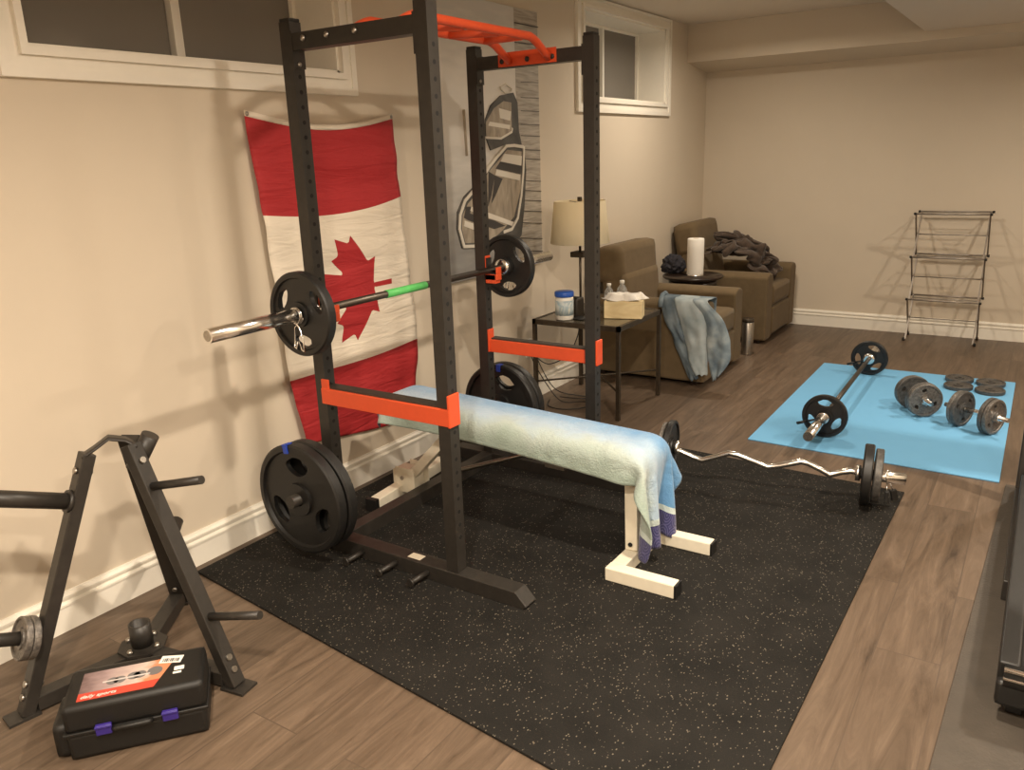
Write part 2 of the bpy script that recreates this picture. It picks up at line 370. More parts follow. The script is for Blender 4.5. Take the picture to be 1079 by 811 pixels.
BLANKET = (
(526,6283,556,555,6278,558,579,6254,542,587,6253,558,616,6261,550,658,6290,577,678,6330,597,669,6304,606,671,6266,594,696,6244,592,682,6227,614,677,6234,625,663,6273,622,652,6324,605,657,6335,629,685,6337,660,673,6358,678,651,6380,644,638,6404,626,663,6413,654,686,6441,669,699,6466,678,705,6470,698,681,6440,697,634,6425,712,639,6425,727,669,6422,727,677,6451,742,709,6503,743,726,6545,736,751,6546,739),
(570,6289,551,588,6281,537,608,6288,540,633,6296,551,657,6312,584,687,6328,579,705,6297,592,711,6244,608,701,6220,602,695,6217,619,703,6220,638,696,6247,648,684,6285,633,682,6318,624,693,6334,651,719,6337,688,703,6370,686,666,6386,656,668,6409,645,660,6435,658,672,6465,660,702,6470,670,710,6490,681,691,6462,684,644,6443,703,640,6440,743,661,6426,727,689,6453,730,721,6535,721,764,6584,717,752,6596,723),
(596,6310,564,625,6317,571,626,6353,590,656,6383,600,674,6401,593,681,6366,605,721,6295,597,729,6237,595,721,6230,624,718,6263,621,722,6282,646,727,6299,630,720,6321,626,712,6328,623,698,6338,641,718,6357,653,676,6366,659,650,6382,620,650,6404,617,652,6421,631,655,6442,643,680,6460,652,694,6480,677,686,6487,682,652,6456,677,625,6456,725,652,6436,723,684,6470,720,752,6553,705,786,6609,691,764,6607,714),
(637,6359,566,670,6373,583,667,6422,571,648,6457,588,663,6439,603,693,6376,616,726,6304,606,746,6270,609,748,6281,656,747,6322,657,769,6344,647,758,6357,656,750,6354,635,726,6350,623,697,6359,626,673,6360,629,619,6359,604,587,6382,596,586,6397,604,610,6407,591,625,6418,609,645,6439,630,685,6467,643,700,6481,660,677,6468,672,625,6472,691,642,6463,722,673,6495,719,745,6567,691,767,6611,679,737,6601,725),
(669,6359,570,682,6402,572,680,6451,583,663,6471,592,676,6433,599,715,6365,610,736,6307,611,760,6291,632,778,6332,658,780,6368,666,777,6394,669,776,6399,654,751,6375,641,713,6356,641,701,6383,629,664,6386,618,609,6382,590,586,6378,582,576,6391,579,576,6410,577,589,6423,590,613,6430,607,649,6456,640,690,6485,645,679,6483,670,653,6490,680,624,6486,709,664,6505,701,719,6562,682,735,6578,704,687,6556,765),
(695,6345,570,701,6398,578,696,6449,592,679,6450,600,683,6402,593,716,6334,604,749,6305,596,763,6317,634,792,6360,678,796,6401,670,784,6424,672,769,6406,675,744,6372,659,709,6379,638,701,6400,642,687,6412,622,646,6406,603,636,6408,577,624,6423,578,607,6431,568,589,6437,568,605,6445,587,623,6458,639,658,6479,644,669,6483,652,639,6486,672,619,6507,698,645,6505,714,687,6539,712,687,6537,749,611,6585,749),
(723,6337,569,699,6383,584,704,6433,607,689,6429,607,704,6380,596,730,6315,589,743,6279,595,779,6303,616,803,6364,662,786,6407,680,783,6414,687,768,6398,691,740,6359,662,716,6398,633,688,6420,647,692,6443,638,693,6447,624,673,6453,614,665,6463,613,651,6466,615,639,6471,590,619,6474,600,644,6478,630,638,6495,652,636,6503,668,612,6523,681,590,6523,717,604,6509,738,648,6530,751,642,6564,727,570,6587,735),
(750,6331,568,720,6367,571,710,6408,608,706,6413,622,721,6372,609,756,6313,592,749,6273,560,768,6277,592,795,6323,643,809,6385,669,789,6401,697,777,6385,679,734,6374,679,723,6412,636,695,6441,650,701,6435,661,708,6448,649,705,6462,634,702,6480,627,702,6489,631,703,6501,639,685,6501,655,679,6510,665,663,6501,675,639,6524,654,605,6551,685,589,6556,728,599,6538,728,649,6532,719,633,6567,716,579,6606,726),
(774,6330,576,754,6357,581,719,6389,578,718,6391,608,744,6372,616,758,6324,578,753,6284,528,765,6283,537,780,6291,602,814,6330,669,794,6376,687,790,6367,694,748,6398,681,733,6436,641,698,6417,668,687,6443,681,703,6457,669,731,6469,647,736,6491,629,723,6495,606,729,6495,647,739,6491,688,717,6485,703,696,6509,705,677,6520,667,633,6547,681,609,6573,700,616,6555,704,671,6550,708,676,6574,715,621,6607,713),
(790,6350,576,769,6357,583,747,6381,580,729,6392,583,737,6373,590,767,6336,589,775,6306,552,785,6289,528,796,6298,576,826,6328,639,821,6381,675,802,6393,702,759,6424,679,723,6425,659,705,6421,687,702,6445,697,732,6478,684,766,6522,655,767,6551,630,743,6546,647,711,6525,603,710,6511,652,708,6520,666,690,6520,660,681,6543,665,653,6542,668,643,6569,688,644,6580,701,693,6574,706,700,6570,729,644,6615,727),
(782,6385,570,772,6378,593,754,6400,571,719,6416,583,733,6421,606,755,6402,617,785,6361,603,797,6343,579,805,6345,601,848,6365,650,808,6399,644,821,6405,676,764,6432,699,718,6442,658,720,6436,692,730,6458,673,774,6504,655,793,6549,593,775,6538,566,751,6551,595,739,6558,641,718,6565,646,691,6591,671,678,6589,687,687,6573,669,687,6561,674,678,6574,691,666,6595,699,683,6595,725,692,6590,746,651,6638,730),
(754,6426,567,769,6425,588,739,6436,577,749,6457,600,752,6482,633,769,6474,616,787,6439,601,809,6396,611,832,6377,618,845,6405,642,793,6438,618,796,6440,645,812,6434,703,752,6450,667,744,6458,672,775,6486,662,796,6521,614,790,6536,542,763,6537,541,765,6571,606,761,6572,660,732,6604,657,702,6649,699,713,6640,719,724,6621,708,727,6610,695,725,6592,703,703,6601,712,681,6624,729,682,6622,753,655,6666,734),
(732,6462,549,745,6470,569,748,6480,578,755,6501,614,780,6514,630,800,6491,619,794,6458,583,799,6399,597,828,6401,603,866,6407,638,803,6460,617,783,6468,615,834,6429,659,789,6463,683,776,6469,653,813,6507,645,798,6514,569,780,6512,513,781,6555,551,787,6566,649,790,6579,687,763,6601,648,732,6649,674,744,6635,686,744,6646,694,745,6641,707,741,6616,713,721,6614,723,702,6632,735,686,6651,733,669,6691,732),
(728,6480,542,749,6490,545,763,6486,562,770,6497,581,782,6502,590,809,6493,585,800,6432,569,803,6369,573,820,6366,592,849,6410,599,841,6454,620,803,6470,598,828,6457,638,825,6469,687,810,6482,661,832,6504,609,804,6505,539,795,6519,529,807,6562,594,814,6554,694,819,6574,694,787,6607,645,754,6656,657,751,6663,683,760,6678,722,740,6691,741,729,6670,742,722,6653,740,718,6654,726,701,6661,717,691,6697,726),
(732,6477,519,755,6472,516,769,6490,512,785,6495,538,804,6487,555,819,6460,552,830,6407,573,832,6347,569,826,6333,584,843,6384,578,884,6444,625,844,6472,599,855,6462,633,837,6489,673,823,6504,673,844,6500,607,825,6505,543,827,6540,549,822,6552,655,839,6562,733,836,6584,699,802,6627,637,767,6685,637,771,6685,656,768,6677,711,738,6722,753,708,6719,753,697,6696,752,715,6684,740,725,6667,715,710,6693,709),
(766,6476,555,754,6470,552,779,6472,531,808,6494,520,830,6488,552,846,6460,562,855,6396,566,853,6340,564,847,6336,586,862,6382,574,890,6444,604,878,6481,608,887,6470,652,844,6511,710,827,6539,698,847,6531,627,855,6527,573,831,6553,606,851,6559,698,854,6577,747,845,6572,693,806,6625,620,776,6701,625,794,6712,638,793,6670,681,746,6728,729,702,6739,751,692,6720,737,716,6705,733,738,6696,715,739,6690,690),
(760,6457,547,789,6459,554,828,6479,537,857,6493,544,866,6509,570,877,6464,569,881,6396,554,883,6358,565,874,6382,570,888,6424,594,876,6481,598,904,6498,604,907,6489,652,849,6533,692,860,6553,697,872,6550,629,861,6560,591,845,6570,632,867,6569,703,861,6593,725,844,6591,673,813,6642,622,785,6719,615,819,6728,632,810,6675,648,770,6717,711,730,6751,723,728,6729,729,718,6729,711,743,6713,692,770,6700,685),
(820,6481,507,855,6483,511,888,6491,528,888,6509,549,893,6509,570,896,6457,554,899,6409,538,903,6410,567,897,6446,590,881,6486,585,897,6527,591,902,6537,600,927,6500,612,898,6532,663,883,6540,639,902,6575,594,884,6571,574,859,6583,616,874,6585,674,859,6580,677,852,6611,635,804,6661,601,801,6732,605,828,6751,632,821,6692,621,811,6703,692,789,6731,699,768,6740,682,774,6727,695,785,6718,677,806,6711,658),
(868,6506,547,888,6518,549,899,6513,544,909,6519,550,922,6481,547,895,6449,533,905,6431,525,925,6461,563,913,6507,585,898,6530,575,893,6558,568,905,6565,584,922,6525,585,923,6531,631,922,6556,621,948,6576,567,928,6570,546,884,6588,579,874,6601,621,860,6613,623,841,6637,598,827,6686,600,821,6739,604,828,6767,620,829,6714,606,839,6687,663,848,6702,685,849,6730,687,842,6735,667,849,6724,655,854,6735,644),
(869,6521,536,889,6532,530,913,6523,532,925,6506,526,901,6481,523,871,6458,506,904,6447,509,942,6478,550,925,6522,566,916,6541,560,919,6555,557,927,6539,575,954,6537,592,962,6537,630,952,6560,642,944,6586,584,951,6586,554,910,6599,561,880,6614,581,869,6635,584,850,6660,592,834,6699,579,819,6740,586,828,6771,602,839,6724,616,856,6685,637,844,6694,655,852,6710,646,859,6721,650,883,6729,650,883,6737,637),
(896,6514,514,918,6516,522,935,6536,516,927,6506,513,885,6482,503,872,6457,488,911,6469,507,952,6483,527,940,6506,552,941,6520,552,952,6521,553,964,6517,567,985,6517,612,1000,6533,657,990,6565,656,959,6593,605,938,6609,592,914,6624,570,897,6638,572,879,6640,558,872,6661,580,855,6682,595,852,6716,586,843,6732,602,872,6717,634,891,6683,620,880,6688,642,875,6705,645,888,6721,645,900,6728,621,913,6741,623),
(914,6511,513,913,6533,493,934,6525,488,928,6495,495,891,6484,480,903,6455,483,935,6480,488,963,6500,513,956,6522,531,970,6517,540,985,6526,555,986,6539,574,996,6543,613,998,6552,643,1003,6579,624,976,6610,591,958,6632,583,926,6656,576,904,6669,567,909,6678,554,904,6677,536,892,6693,560,892,6692,595,892,6709,608,929,6697,600,955,6673,599,945,6680,619,928,6700,625,928,6722,630,924,6741,614,916,6738,597),
(917,6519,499,917,6510,481,928,6526,468,934,6499,474,909,6482,466,928,6476,479,956,6493,474,977,6517,497,984,6534,513,973,6541,523,987,6551,528,974,6556,547,984,6564,579,993,6579,600,969,6592,582,974,6612,545,988,6628,551,965,6656,569,925,6654,545,920,6674,568,925,6692,569,924,6693,554,926,6704,555,940,6700,577,968,6672,572,994,6660,585,990,6678,604,959,6699,611,940,6728,616,938,6754,586,930,6772,598),
(886,6517,467,903,6516,448,896,6529,442,923,6524,457,913,6492,464,931,6474,450,963,6499,459,979,6540,468,957,6538,479,957,6551,486,968,6567,482,979,6575,505,971,6576,533,979,6592,547,970,6607,526,955,6646,517,976,6651,521,995,6645,533,988,6668,551,958,6669,526,959,6670,557,957,6682,557,960,6707,551,948,6727,559,974,6703,557,990,6681,556,993,6697,577,952,6719,582,964,6761,588,953,6802,583,935,6806,569),
(881,6460,434,904,6459,436,906,6483,423,909,6529,427,917,6515,441,934,6503,442,977,6508,439,955,6548,452,932,6536,468,921,6552,467,931,6572,467,952,6576,487,980,6589,504,966,6602,515,964,6630,515,969,6652,501,971,6672,506,994,6655,517,1016,6653,526,1015,6682,525,1009,6702,519,993,6720,516,975,6737,503,953,6749,502,950,6756,517,974,6740,516,968,6746,535,970,6756,546,950,6805,552,937,6833,551,946,6848,565),
(910,6446,404,905,6456,402,916,6468,414,916,6507,408,939,6526,427,952,6510,418,982,6528,433,944,6552,430,946,6551,450,931,6556,463,938,6573,453,953,6585,477,966,6597,494,969,6613,499,952,6635,499,969,6660,489,996,6660,488,1018,6672,498,1037,6668,507,1022,6683,499,991,6680,486,961,6695,481,939,6702,484,960,6727,487,954,6761,478,967,6776,488,964,6785,514,950,6799,538,915,6829,549,914,6860,562,945,6841,544),
(932,6458,390,925,6473,381,923,6488,397,934,6505,397,951,6525,406,973,6533,416,969,6548,434,958,6564,442,954,6564,451,956,6575,460,967,6583,473,957,6612,465,975,6616,482,970,6633,503,973,6646,482,1002,6653,496,1044,6656,501,1059,6665,479,1069,6686,488,1035,6678,474,988,6673,463,948,6679,464,948,6702,472,953,6754,467,977,6792,468,961,6807,463,952,6800,493,933,6802,517,914,6837,539,931,6853,543,954,6847,496),
(979,6510,354,978,6514,366,980,6504,380,975,6498,406,977,6522,404,968,6552,414,974,6564,435,968,6574,447,959,6580,451,980,6590,460,989,6609,454,998,6614,473,992,6624,479,988,6613,501,1004,6633,507,1047,6642,495,1064,6651,465,1081,6661,471,1060,6673,469,1022,6694,456,976,6680,439,958,6684,452,970,6700,469,975,6770,459,973,6830,440,978,6857,442,959,6829,447,940,6787,465,932,6815,489,947,6834,470,952,6861,404),
(1017,6541,344,1028,6532,359,1028,6509,363,1021,6491,383,1006,6514,414,984,6559,424,955,6570,430,969,6578,436,971,6587,452,990,6603,442,1010,6597,469,1032,6610,485,1017,6623,474,1007,6646,487,1032,6635,482,1066,6640,461,1076,6635,454,1074,6662,450,1041,6669,452,993,6679,436,958,6682,422,940,6695,442,966,6712,458,991,6783,456,993,6853,432,988,6882,416,969,6860,421,962,6814,434,933,6807,430,954,6825,398,978,6842,344),
(1042,6586,362,1035,6574,378,1046,6532,368,1046,6497,370,1026,6522,402,989,6570,426,959,6580,414,966,6580,432,988,6580,438,1001,6591,461,1024,6616,463,1033,6608,466,1040,6633,470,1029,6646,473,1040,6659,470,1047,6641,455,1061,6642,430,1044,6662,428,1015,6695,424,972,6699,409,947,6696,407,936,6705,431,954,6737,452,984,6801,438,1002,6852,418,999,6869,399,972,6837,400,952,6793,405,931,6790,398,943,6826,384,981,6815,363),
(1040,6624,322,1018,6610,325,1014,6576,359,1026,6531,370,1012,6553,395,972,6595,409,942,6591,416,972,6593,424,1005,6585,438,1015,6597,451,1027,6618,454,1006,6622,463,997,6635,468,993,6648,461,1012,6658,442,1027,6647,423,1044,6665,407,1028,6701,419,985,6702,395,951,6721,395,938,6713,401,943,6729,423,965,6761,430,984,6811,422,994,6821,408,993,6800,374,955,6754,362,929,6722,357,925,6741,345,959,6775,357,960,6798,353),
(1055,6598,344,1050,6589,339,989,6590,337,995,6574,374,966,6588,387,925,6598,415,927,6605,437,972,6603,440,1014,6601,432,1021,6619,445,995,6633,446,963,6637,447,937,6655,458,936,6674,430,963,6667,408,1011,6666,395,1028,6686,389,1009,6706,399,958,6729,396,924,6736,383,936,6734,409,959,6731,440,962,6784,414,971,6795,408,969,6769,378,971,6707,348,938,6669,326,924,6677,303,940,6703,329,969,6736,344,989,6753,338),
(1072,6590,354,1036,6567,341,980,6565,328,969,6571,360,928,6587,399,902,6583,444,900,6609,427,956,6619,424,998,6615,423,989,6629,431,965,6653,422,920,6673,427,912,6718,436,916,6737,434,937,6700,395,1013,6684,378,1040,6662,377,1019,6695,379,964,6720,374,943,6752,386,946,6752,411,978,6720,433,976,6766,411,986,6763,389,982,6714,356,973,6667,326,960,6667,296,945,6687,308,957,6729,315,989,6723,337,999,6738,345),
(1071,6573,331,1024,6586,317,972,6592,309,967,6593,337,933,6582,383,899,6569,424,895,6592,420,931,6614,406,973,6612,403,974,6634,409,937,6653,417,900,6685,432,883,6719,461,883,6735,438,932,6694,387,1026,6667,343,1049,6629,342,1047,6662,364,1010,6704,374,980,6733,381,975,6742,398,994,6724,414,992,6748,413,996,6755,391,1007,6719,358,1003,6675,339,981,6689,337,980,6713,339,997,6720,325,1014,6724,325,1010,6721,343),
(1045,6564,328,1015,6581,299,975,6604,282,973,6609,314,949,6596,345,920,6571,366,920,6588,376,937,6595,375,973,6613,370,987,6631,372,957,6636,395,913,6650,427,881,6684,437,894,6698,422,960,6656,382,1036,6636,305,1070,6622,305,1067,6645,347,1050,6683,366,1033,6711,376,1021,6716,394,1019,6737,396,1020,6769,424,1030,6792,394,1029,6763,355,1027,6713,338,1014,6700,332,994,6691,322,1000,6695,313,1011,6703,296,1020,6701,317),
(1031,6573,323,1005,6567,288,977,6582,291,956,6591,304,954,6582,329,933,6590,325,926,6599,324,949,6614,330,981,6613,329,996,6632,328,970,6639,344,943,6627,380,909,6640,399,921,6657,385,974,6657,338,1035,6637,287,1053,6641,303,1051,6663,345,1057,6692,366,1060,6708,380,1055,6726,386,1050,6734,407,1047,6771,415,1060,6791,394,1048,6752,347,1042,6712,309,1033,6695,307,1011,6676,328,998,6684,307,1015,6682,294,1020,6691,281),
(1015,6561,309,987,6578,303,970,6559,311,943,6539,322,922,6540,313,920,6556,298,931,6577,290,933,6604,294,951,6611,299,961,6632,312,952,6636,330,935,6625,354,920,6622,370,928,6644,363,960,6653,322,1015,6656,316,1028,6683,337,1070,6721,340,1088,6740,349,1076,6751,354,1086,6749,370,1077,6751,379,1047,6740,377,1046,6738,360,1059,6692,313,1045,6667,266,1051,6688,253,1031,6685,281,1011,6663,303,1010,6668,281,1026,6673,295),
)
TOWEL = (
(267,2516,311,254,2529,337,241,2540,365,226,2532,391,216,2543,410,233,2567,397,242,2597,393,244,2630,392,245,2662,392,244,2694,393,234,2723,399,218,2743,410,219,2773,399,224,2759,371,234,2755,341,245,2759,311,253,2768,281,260,2779,252),
(289,2486,340,283,2504,366,269,2514,393,258,2527,419,249,2539,444,256,2568,438,256,2600,438,256,2632,438,256,2664,438,256,2696,439,256,2728,439,246,2755,446,258,2756,415,266,2767,386,271,2779,357,274,2792,327,279,2805,298,283,2817,269),
(306,2453,369,301,2471,395,296,2489,421,293,2509,446,292,2537,463,292,2569,467,292,2602,468,292,2634,468,293,2666,468,293,2698,468,293,2731,466,293,2762,456,294,2782,430,298,2796,401,304,2806,371,310,2815,341,316,2822,310,322,2830,279),
(341,2482,358,340,2496,387,340,2501,418,340,2512,448,340,2539,465,340,2571,468,340,2603,468,340,2636,468,340,2668,468,340,2701,468,340,2733,468,341,2763,456,342,2782,431,342,2784,399,342,2782,367,342,2783,334,343,2785,302,343,2789,270),
(388,2494,356,388,2500,388,388,2502,420,388,2514,449,388,2541,466,388,2573,468,388,2605,468,388,2638,468,388,2670,468,388,2702,468,388,2734,467,389,2764,455,389,2782,429,390,2785,397,390,2785,364,390,2782,332,390,2782,300,390,2787,269),
(435,2498,357,435,2501,389,436,2502,421,436,2515,451,436,2543,466,436,2575,468,436,2607,468,436,2639,468,436,2671,468,436,2704,468,436,2736,467,437,2765,454,437,2782,427,437,2785,395,437,2786,363,437,2786,331,438,2786,299,438,2791,267),
(483,2499,359,483,2498,391,483,2502,423,483,2516,452,483,2544,467,483,2576,468,483,2609,468,484,2641,468,484,2673,468,484,2705,468,484,2738,467,484,2767,454,484,2783,426,485,2785,394,485,2787,362,485,2790,330,485,2793,298,486,2795,266),
(531,2499,360,531,2499,392,531,2502,424,531,2517,453,531,2546,466,531,2578,468,531,2610,468,531,2642,468,531,2674,468,531,2706,468,532,2739,467,532,2768,453,532,2783,425,533,2786,393,533,2787,360,533,2789,328,533,2791,296,533,2794,264),
(579,2499,361,578,2499,393,579,2503,425,579,2518,453,579,2547,466,579,2579,468,579,2611,468,579,2643,468,579,2675,468,579,2708,468,580,2740,466,580,2768,452,580,2783,424,580,2786,391,580,2787,359,580,2789,327,581,2791,295,581,2795,263),
(626,2500,362,626,2500,394,627,2503,426,627,2518,454,626,2547,467,627,2580,468,627,2612,468,627,2644,468,627,2676,468,627,2708,468,627,2741,466,627,2769,452,628,2783,423,628,2786,391,628,2787,359,628,2789,326,628,2792,294,629,2796,263),
(674,2500,362,674,2500,394,674,2503,427,674,2519,454,674,2548,467,675,2580,468,675,2612,468,675,2645,468,675,2677,468,675,2709,468,675,2741,466,675,2769,451,675,2783,422,676,2786,390,676,2788,358,676,2790,326,676,2793,294,676,2797,262),
(722,2500,363,722,2500,395,722,2503,427,722,2519,454,722,2548,467,722,2580,468,722,2613,468,722,2645,468,723,2677,468,723,2709,468,723,2741,466,723,2769,451,723,2783,422,723,2786,390,723,2788,358,723,2790,326,724,2794,294,724,2798,262),
(770,2500,363,770,2500,395,770,2503,427,770,2519,454,770,2548,467,770,2580,468,770,2613,468,770,2645,468,771,2677,468,771,2709,468,771,2741,466,771,2769,451,771,2783,422,771,2786,390,771,2788,358,771,2792,326,771,2794,294,772,2797,262),
(817,2501,362,817,2499,394,818,2503,426,818,2519,454,818,2548,467,818,2580,468,818,2612,468,818,2645,468,818,2677,468,818,2709,468,818,2741,466,819,2769,451,819,2783,422,819,2786,390,819,2788,358,819,2792,326,819,2795,294,819,2795,262),
(865,2500,362,865,2500,394,866,2503,426,866,2519,454,865,2547,467,865,2580,468,866,2612,468,866,2644,468,866,2676,468,866,2709,468,866,2741,466,866,2769,452,867,2783,423,866,2787,391,867,2788,359,867,2790,326,867,2793,294,867,2795,262),
(913,2500,361,913,2500,393,913,2503,425,913,2518,453,914,2547,467,914,2579,468,914,2611,468,914,2643,468,914,2675,468,914,2708,468,914,2740,467,914,2768,452,915,2783,423,914,2786,391,915,2787,359,915,2790,327,915,2791,295,915,2795,263),
(961,2501,360,961,2500,392,961,2502,424,961,2517,452,961,2546,467,961,2578,468,961,2610,468,962,2642,468,961,2674,468,962,2706,468,962,2739,467,962,2768,453,962,2783,425,962,2784,392,962,2786,360,962,2789,328,962,2792,296,963,2796,264),
(1009,2501,359,1009,2499,391,1009,2502,423,1009,2516,452,1009,2544,466,1009,2576,468,1009,2608,468,1009,2641,468,1010,2673,468,1010,2705,468,1010,2737,467,1010,2766,454,1010,2782,426,1010,2786,394,1010,2787,362,1010,2789,330,1011,2793,298,1011,2795,266),
(1057,2501,357,1057,2499,390,1057,2502,421,1057,2515,450,1057,2543,466,1057,2575,468,1057,2607,468,1057,2639,468,1057,2672,468,1057,2704,468,1057,2736,467,1058,2765,455,1058,2782,427,1058,2785,395,1058,2787,363,1058,2789,331,1058,2792,299,1058,2794,267),
(1104,2500,356,1105,2501,388,1104,2502,420,1105,2514,449,1105,2542,466,1105,2573,468,1105,2606,468,1105,2638,468,1105,2670,468,1105,2702,468,1106,2734,467,1106,2764,456,1105,2781,429,1106,2785,397,1106,2787,365,1106,2789,333,1106,2790,301,1106,2792,269),
(1152,2500,354,1152,2500,386,1152,2502,418,1152,2513,448,1152,2540,465,1153,2572,468,1153,2604,468,1153,2636,468,1153,2668,468,1153,2700,468,1153,2732,468,1153,2762,457,1153,2781,431,1153,2785,399,1153,2786,367,1154,2787,335,1154,2789,302,1154,2789,270),
(1200,2501,352,1200,2501,384,1200,2501,416,1200,2512,446,1200,2538,465,1201,2570,468,1201,2602,468,1201,2634,468,1201,2666,468,1201,2698,468,1201,2730,468,1201,2761,458,1201,2781,433,1201,2785,401,1201,2785,368,1201,2788,336,1201,2789,304,1201,2789,272),
(1247,2502,350,1248,2501,382,1248,2501,414,1248,2511,445,1248,2536,464,1248,2568,468,1248,2600,468,1248,2632,468,1249,2664,468,1249,2696,468,1249,2729,468,1249,2759,459,1249,2780,435,1249,2784,403,1249,2784,371,1249,2784,339,1249,2788,306,1249,2791,274),
(1296,2501,348,1296,2501,380,1296,2501,412,1296,2510,443,1296,2534,464,1296,2566,468,1297,2598,468,1297,2630,468,1297,2662,468,1297,2695,468,1297,2727,468,1297,2757,460,1296,2779,437,1296,2785,405,1297,2787,373,1297,2789,340,1297,2789,308,1297,2791,276),
(1343,2501,346,1343,2499,378,1343,2500,410,1344,2509,441,1344,2532,463,1344,2564,468,1345,2596,468,1345,2628,468,1345,2660,468,1345,2693,468,1345,2725,468,1345,2756,461,1344,2778,438,1344,2785,407,1344,2786,374,1344,2787,342,1344,2789,310,1344,2790,278),
(1391,2500,344,1391,2501,376,1391,2500,408,1391,2508,439,1392,2530,462,1392,2562,468,1392,2594,468,1393,2626,468,1393,2659,468,1393,2691,468,1393,2723,468,1393,2754,462,1392,2778,440,1392,2784,409,1392,2787,377,1392,2789,345,1392,2790,312,1392,2789,280),
(1437,2490,343,1438,2496,375,1439,2501,406,1439,2506,438,1440,2528,461,1440,2560,468,1440,2592,468,1441,2625,468,1441,2657,468,1441,2689,468,1441,2722,469,1440,2753,463,1439,2776,441,1438,2785,411,1438,2783,379,1439,2784,346,1439,2786,314,1440,2786,282),
(1482,2494,342,1484,2491,373,1485,2496,404,1486,2505,435,1488,2526,460,1489,2557,469,1489,2590,468,1488,2623,468,1488,2655,469,1489,2688,468,1489,2721,469,1489,2753,464,1487,2777,440,1485,2791,412,1486,2784,381,1486,2782,349,1487,2783,317,1487,2784,285),
(1515,2528,341,1521,2520,372,1528,2512,403,1534,2501,433,1532,2526,443,1533,2557,449,1531,2589,450,1532,2621,450,1532,2653,450,1532,2686,449,1532,2718,448,1532,2750,444,1522,2773,424,1529,2798,412,1519,2809,384,1512,2814,353,1509,2817,321,1509,2820,289),
(1516,2489,329,1527,2479,357,1548,2481,379,1556,2509,391,1543,2529,397,1545,2561,403,1553,2590,407,1544,2619,407,1546,2650,405,1545,2682,404,1544,2713,402,1541,2745,401,1546,2769,390,1524,2775,375,1541,2793,357,1550,2818,339,1545,2841,317,1535,2856,290),
(1531,2456,304,1554,2467,323,1568,2492,337,1546,2511,345,1534,2537,351,1537,2568,356,1560,2590,359,1544,2616,359,1538,2647,358,1544,2679,356,1533,2708,356,1529,2740,354,1556,2754,346,1540,2774,333,1517,2780,319,1536,2798,301,1555,2815,283,1568,2839,266),
(1561,2452,267,1577,2475,282,1565,2502,291,1537,2515,298,1527,2544,304,1541,2572,308,1565,2592,311,1546,2615,311,1535,2644,310,1541,2676,308,1528,2705,308,1519,2736,307,1548,2743,300,1560,2768,290,1534,2776,276,1510,2787,263,1528,2806,245,1549,2821,226),
(1586,2459,227,1582,2488,237,1555,2505,244,1529,2521,251,1524,2551,257,1546,2573,261,1569,2593,264,1549,2615,263,1533,2641,263,1536,2673,261,1524,2702,261,1511,2731,261,1536,2742,254,1564,2751,245,1555,2778,234,1527,2780,219,1503,2795,206,1519,2817,190),
(1595,2473,183,1574,2495,190,1544,2506,198,1523,2527,204,1525,2558,209,1552,2573,213,1573,2595,216,1551,2616,216,1530,2639,215,1532,2671,213,1517,2699,213,1503,2728,213,1525,2744,207,1556,2740,200,1569,2765,190,1548,2784,177,1520,2788,163,1498,2804,150),
(1590,2483,136,1562,2496,144,1533,2508,151,1519,2535,157,1528,2565,162,1558,2574,166,1577,2597,169,1552,2616,168,1529,2637,167,1527,2669,166,1512,2697,166,1495,2724,166,1514,2744,161,1544,2734,154,1570,2748,145,1566,2777,134,1542,2793,120,1514,2799,106),
(1580,2488,90,1550,2497,98,1524,2512,105,1519,2543,110,1533,2570,115,1564,2576,118,1580,2600,121,1553,2616,120,1528,2635,119,1522,2666,118,1506,2694,119,1488,2721,119,1504,2743,114,1534,2731,108,1564,2735,100,1575,2762,89,1559,2786,77,1535,2803,64),
(1568,2489,44,1538,2497,52,1519,2521,58,1520,2552,63,1538,2574,68,1570,2578,71,1583,2603,74,1554,2617,73,1528,2634,72,1516,2664,71,1500,2692,71,1480,2718,72,1495,2741,67,1524,2730,61,1554,2724,54,1575,2745,44,1572,2774,33,1550,2794,20),
)

# ================================================================== THE ROOM
XR, YB, YF, ZC = 4.45, 7.21, -2.3, 2.48
struct_('floor', B().bb(-.3, XR+.2, YF-.2, YB+.2, -.1, 0), floorm)
struct_('ceiling', B().bb(-.3, XR+.2, YF-.2, YB+.2, ZC, ZC+.12), ceilm)
W = [(1.395, 2.72, 1.88, 2.40), (4.93, 6.28, 1.86, 2.40)]
b = B()
ys = [YF-.2, W[0][0], W[0][1], W[1][0], W[1][1], YB+.2]
for i in (0, 2, 4): b.bb(-.3, 0, ys[i], ys[i+1], 0, ZC)
for y0, y1, z0, z1 in W: b.bb(-.3, 0, y0, y1, 0, z0); b.bb(-.3, 0, y0, y1, z1, ZC)
struct_('wall_left', b, wallm)
struct_('wall_back', B().bb(0, XR, YB, YB+.2, 0, ZC), wallm)
struct_('wall_right', B().bb(XR, XR+.2, YF, YB, 0, ZC), wallm)
struct_('wall_front', B().bb(0, XR, YF-.2, YF, 0, ZC), wallm)
struct_('ceiling_bulkhead', B().prism([(6.75, 2.195), (YB, 2.145), (YB, ZC), (6.75, ZC)], 'yz', 0, XR), wallm)
struct_('ceiling_duct_box', B().bb(1.757, XR, 3.9, 6.75, 2.256, ZC), ceilm)
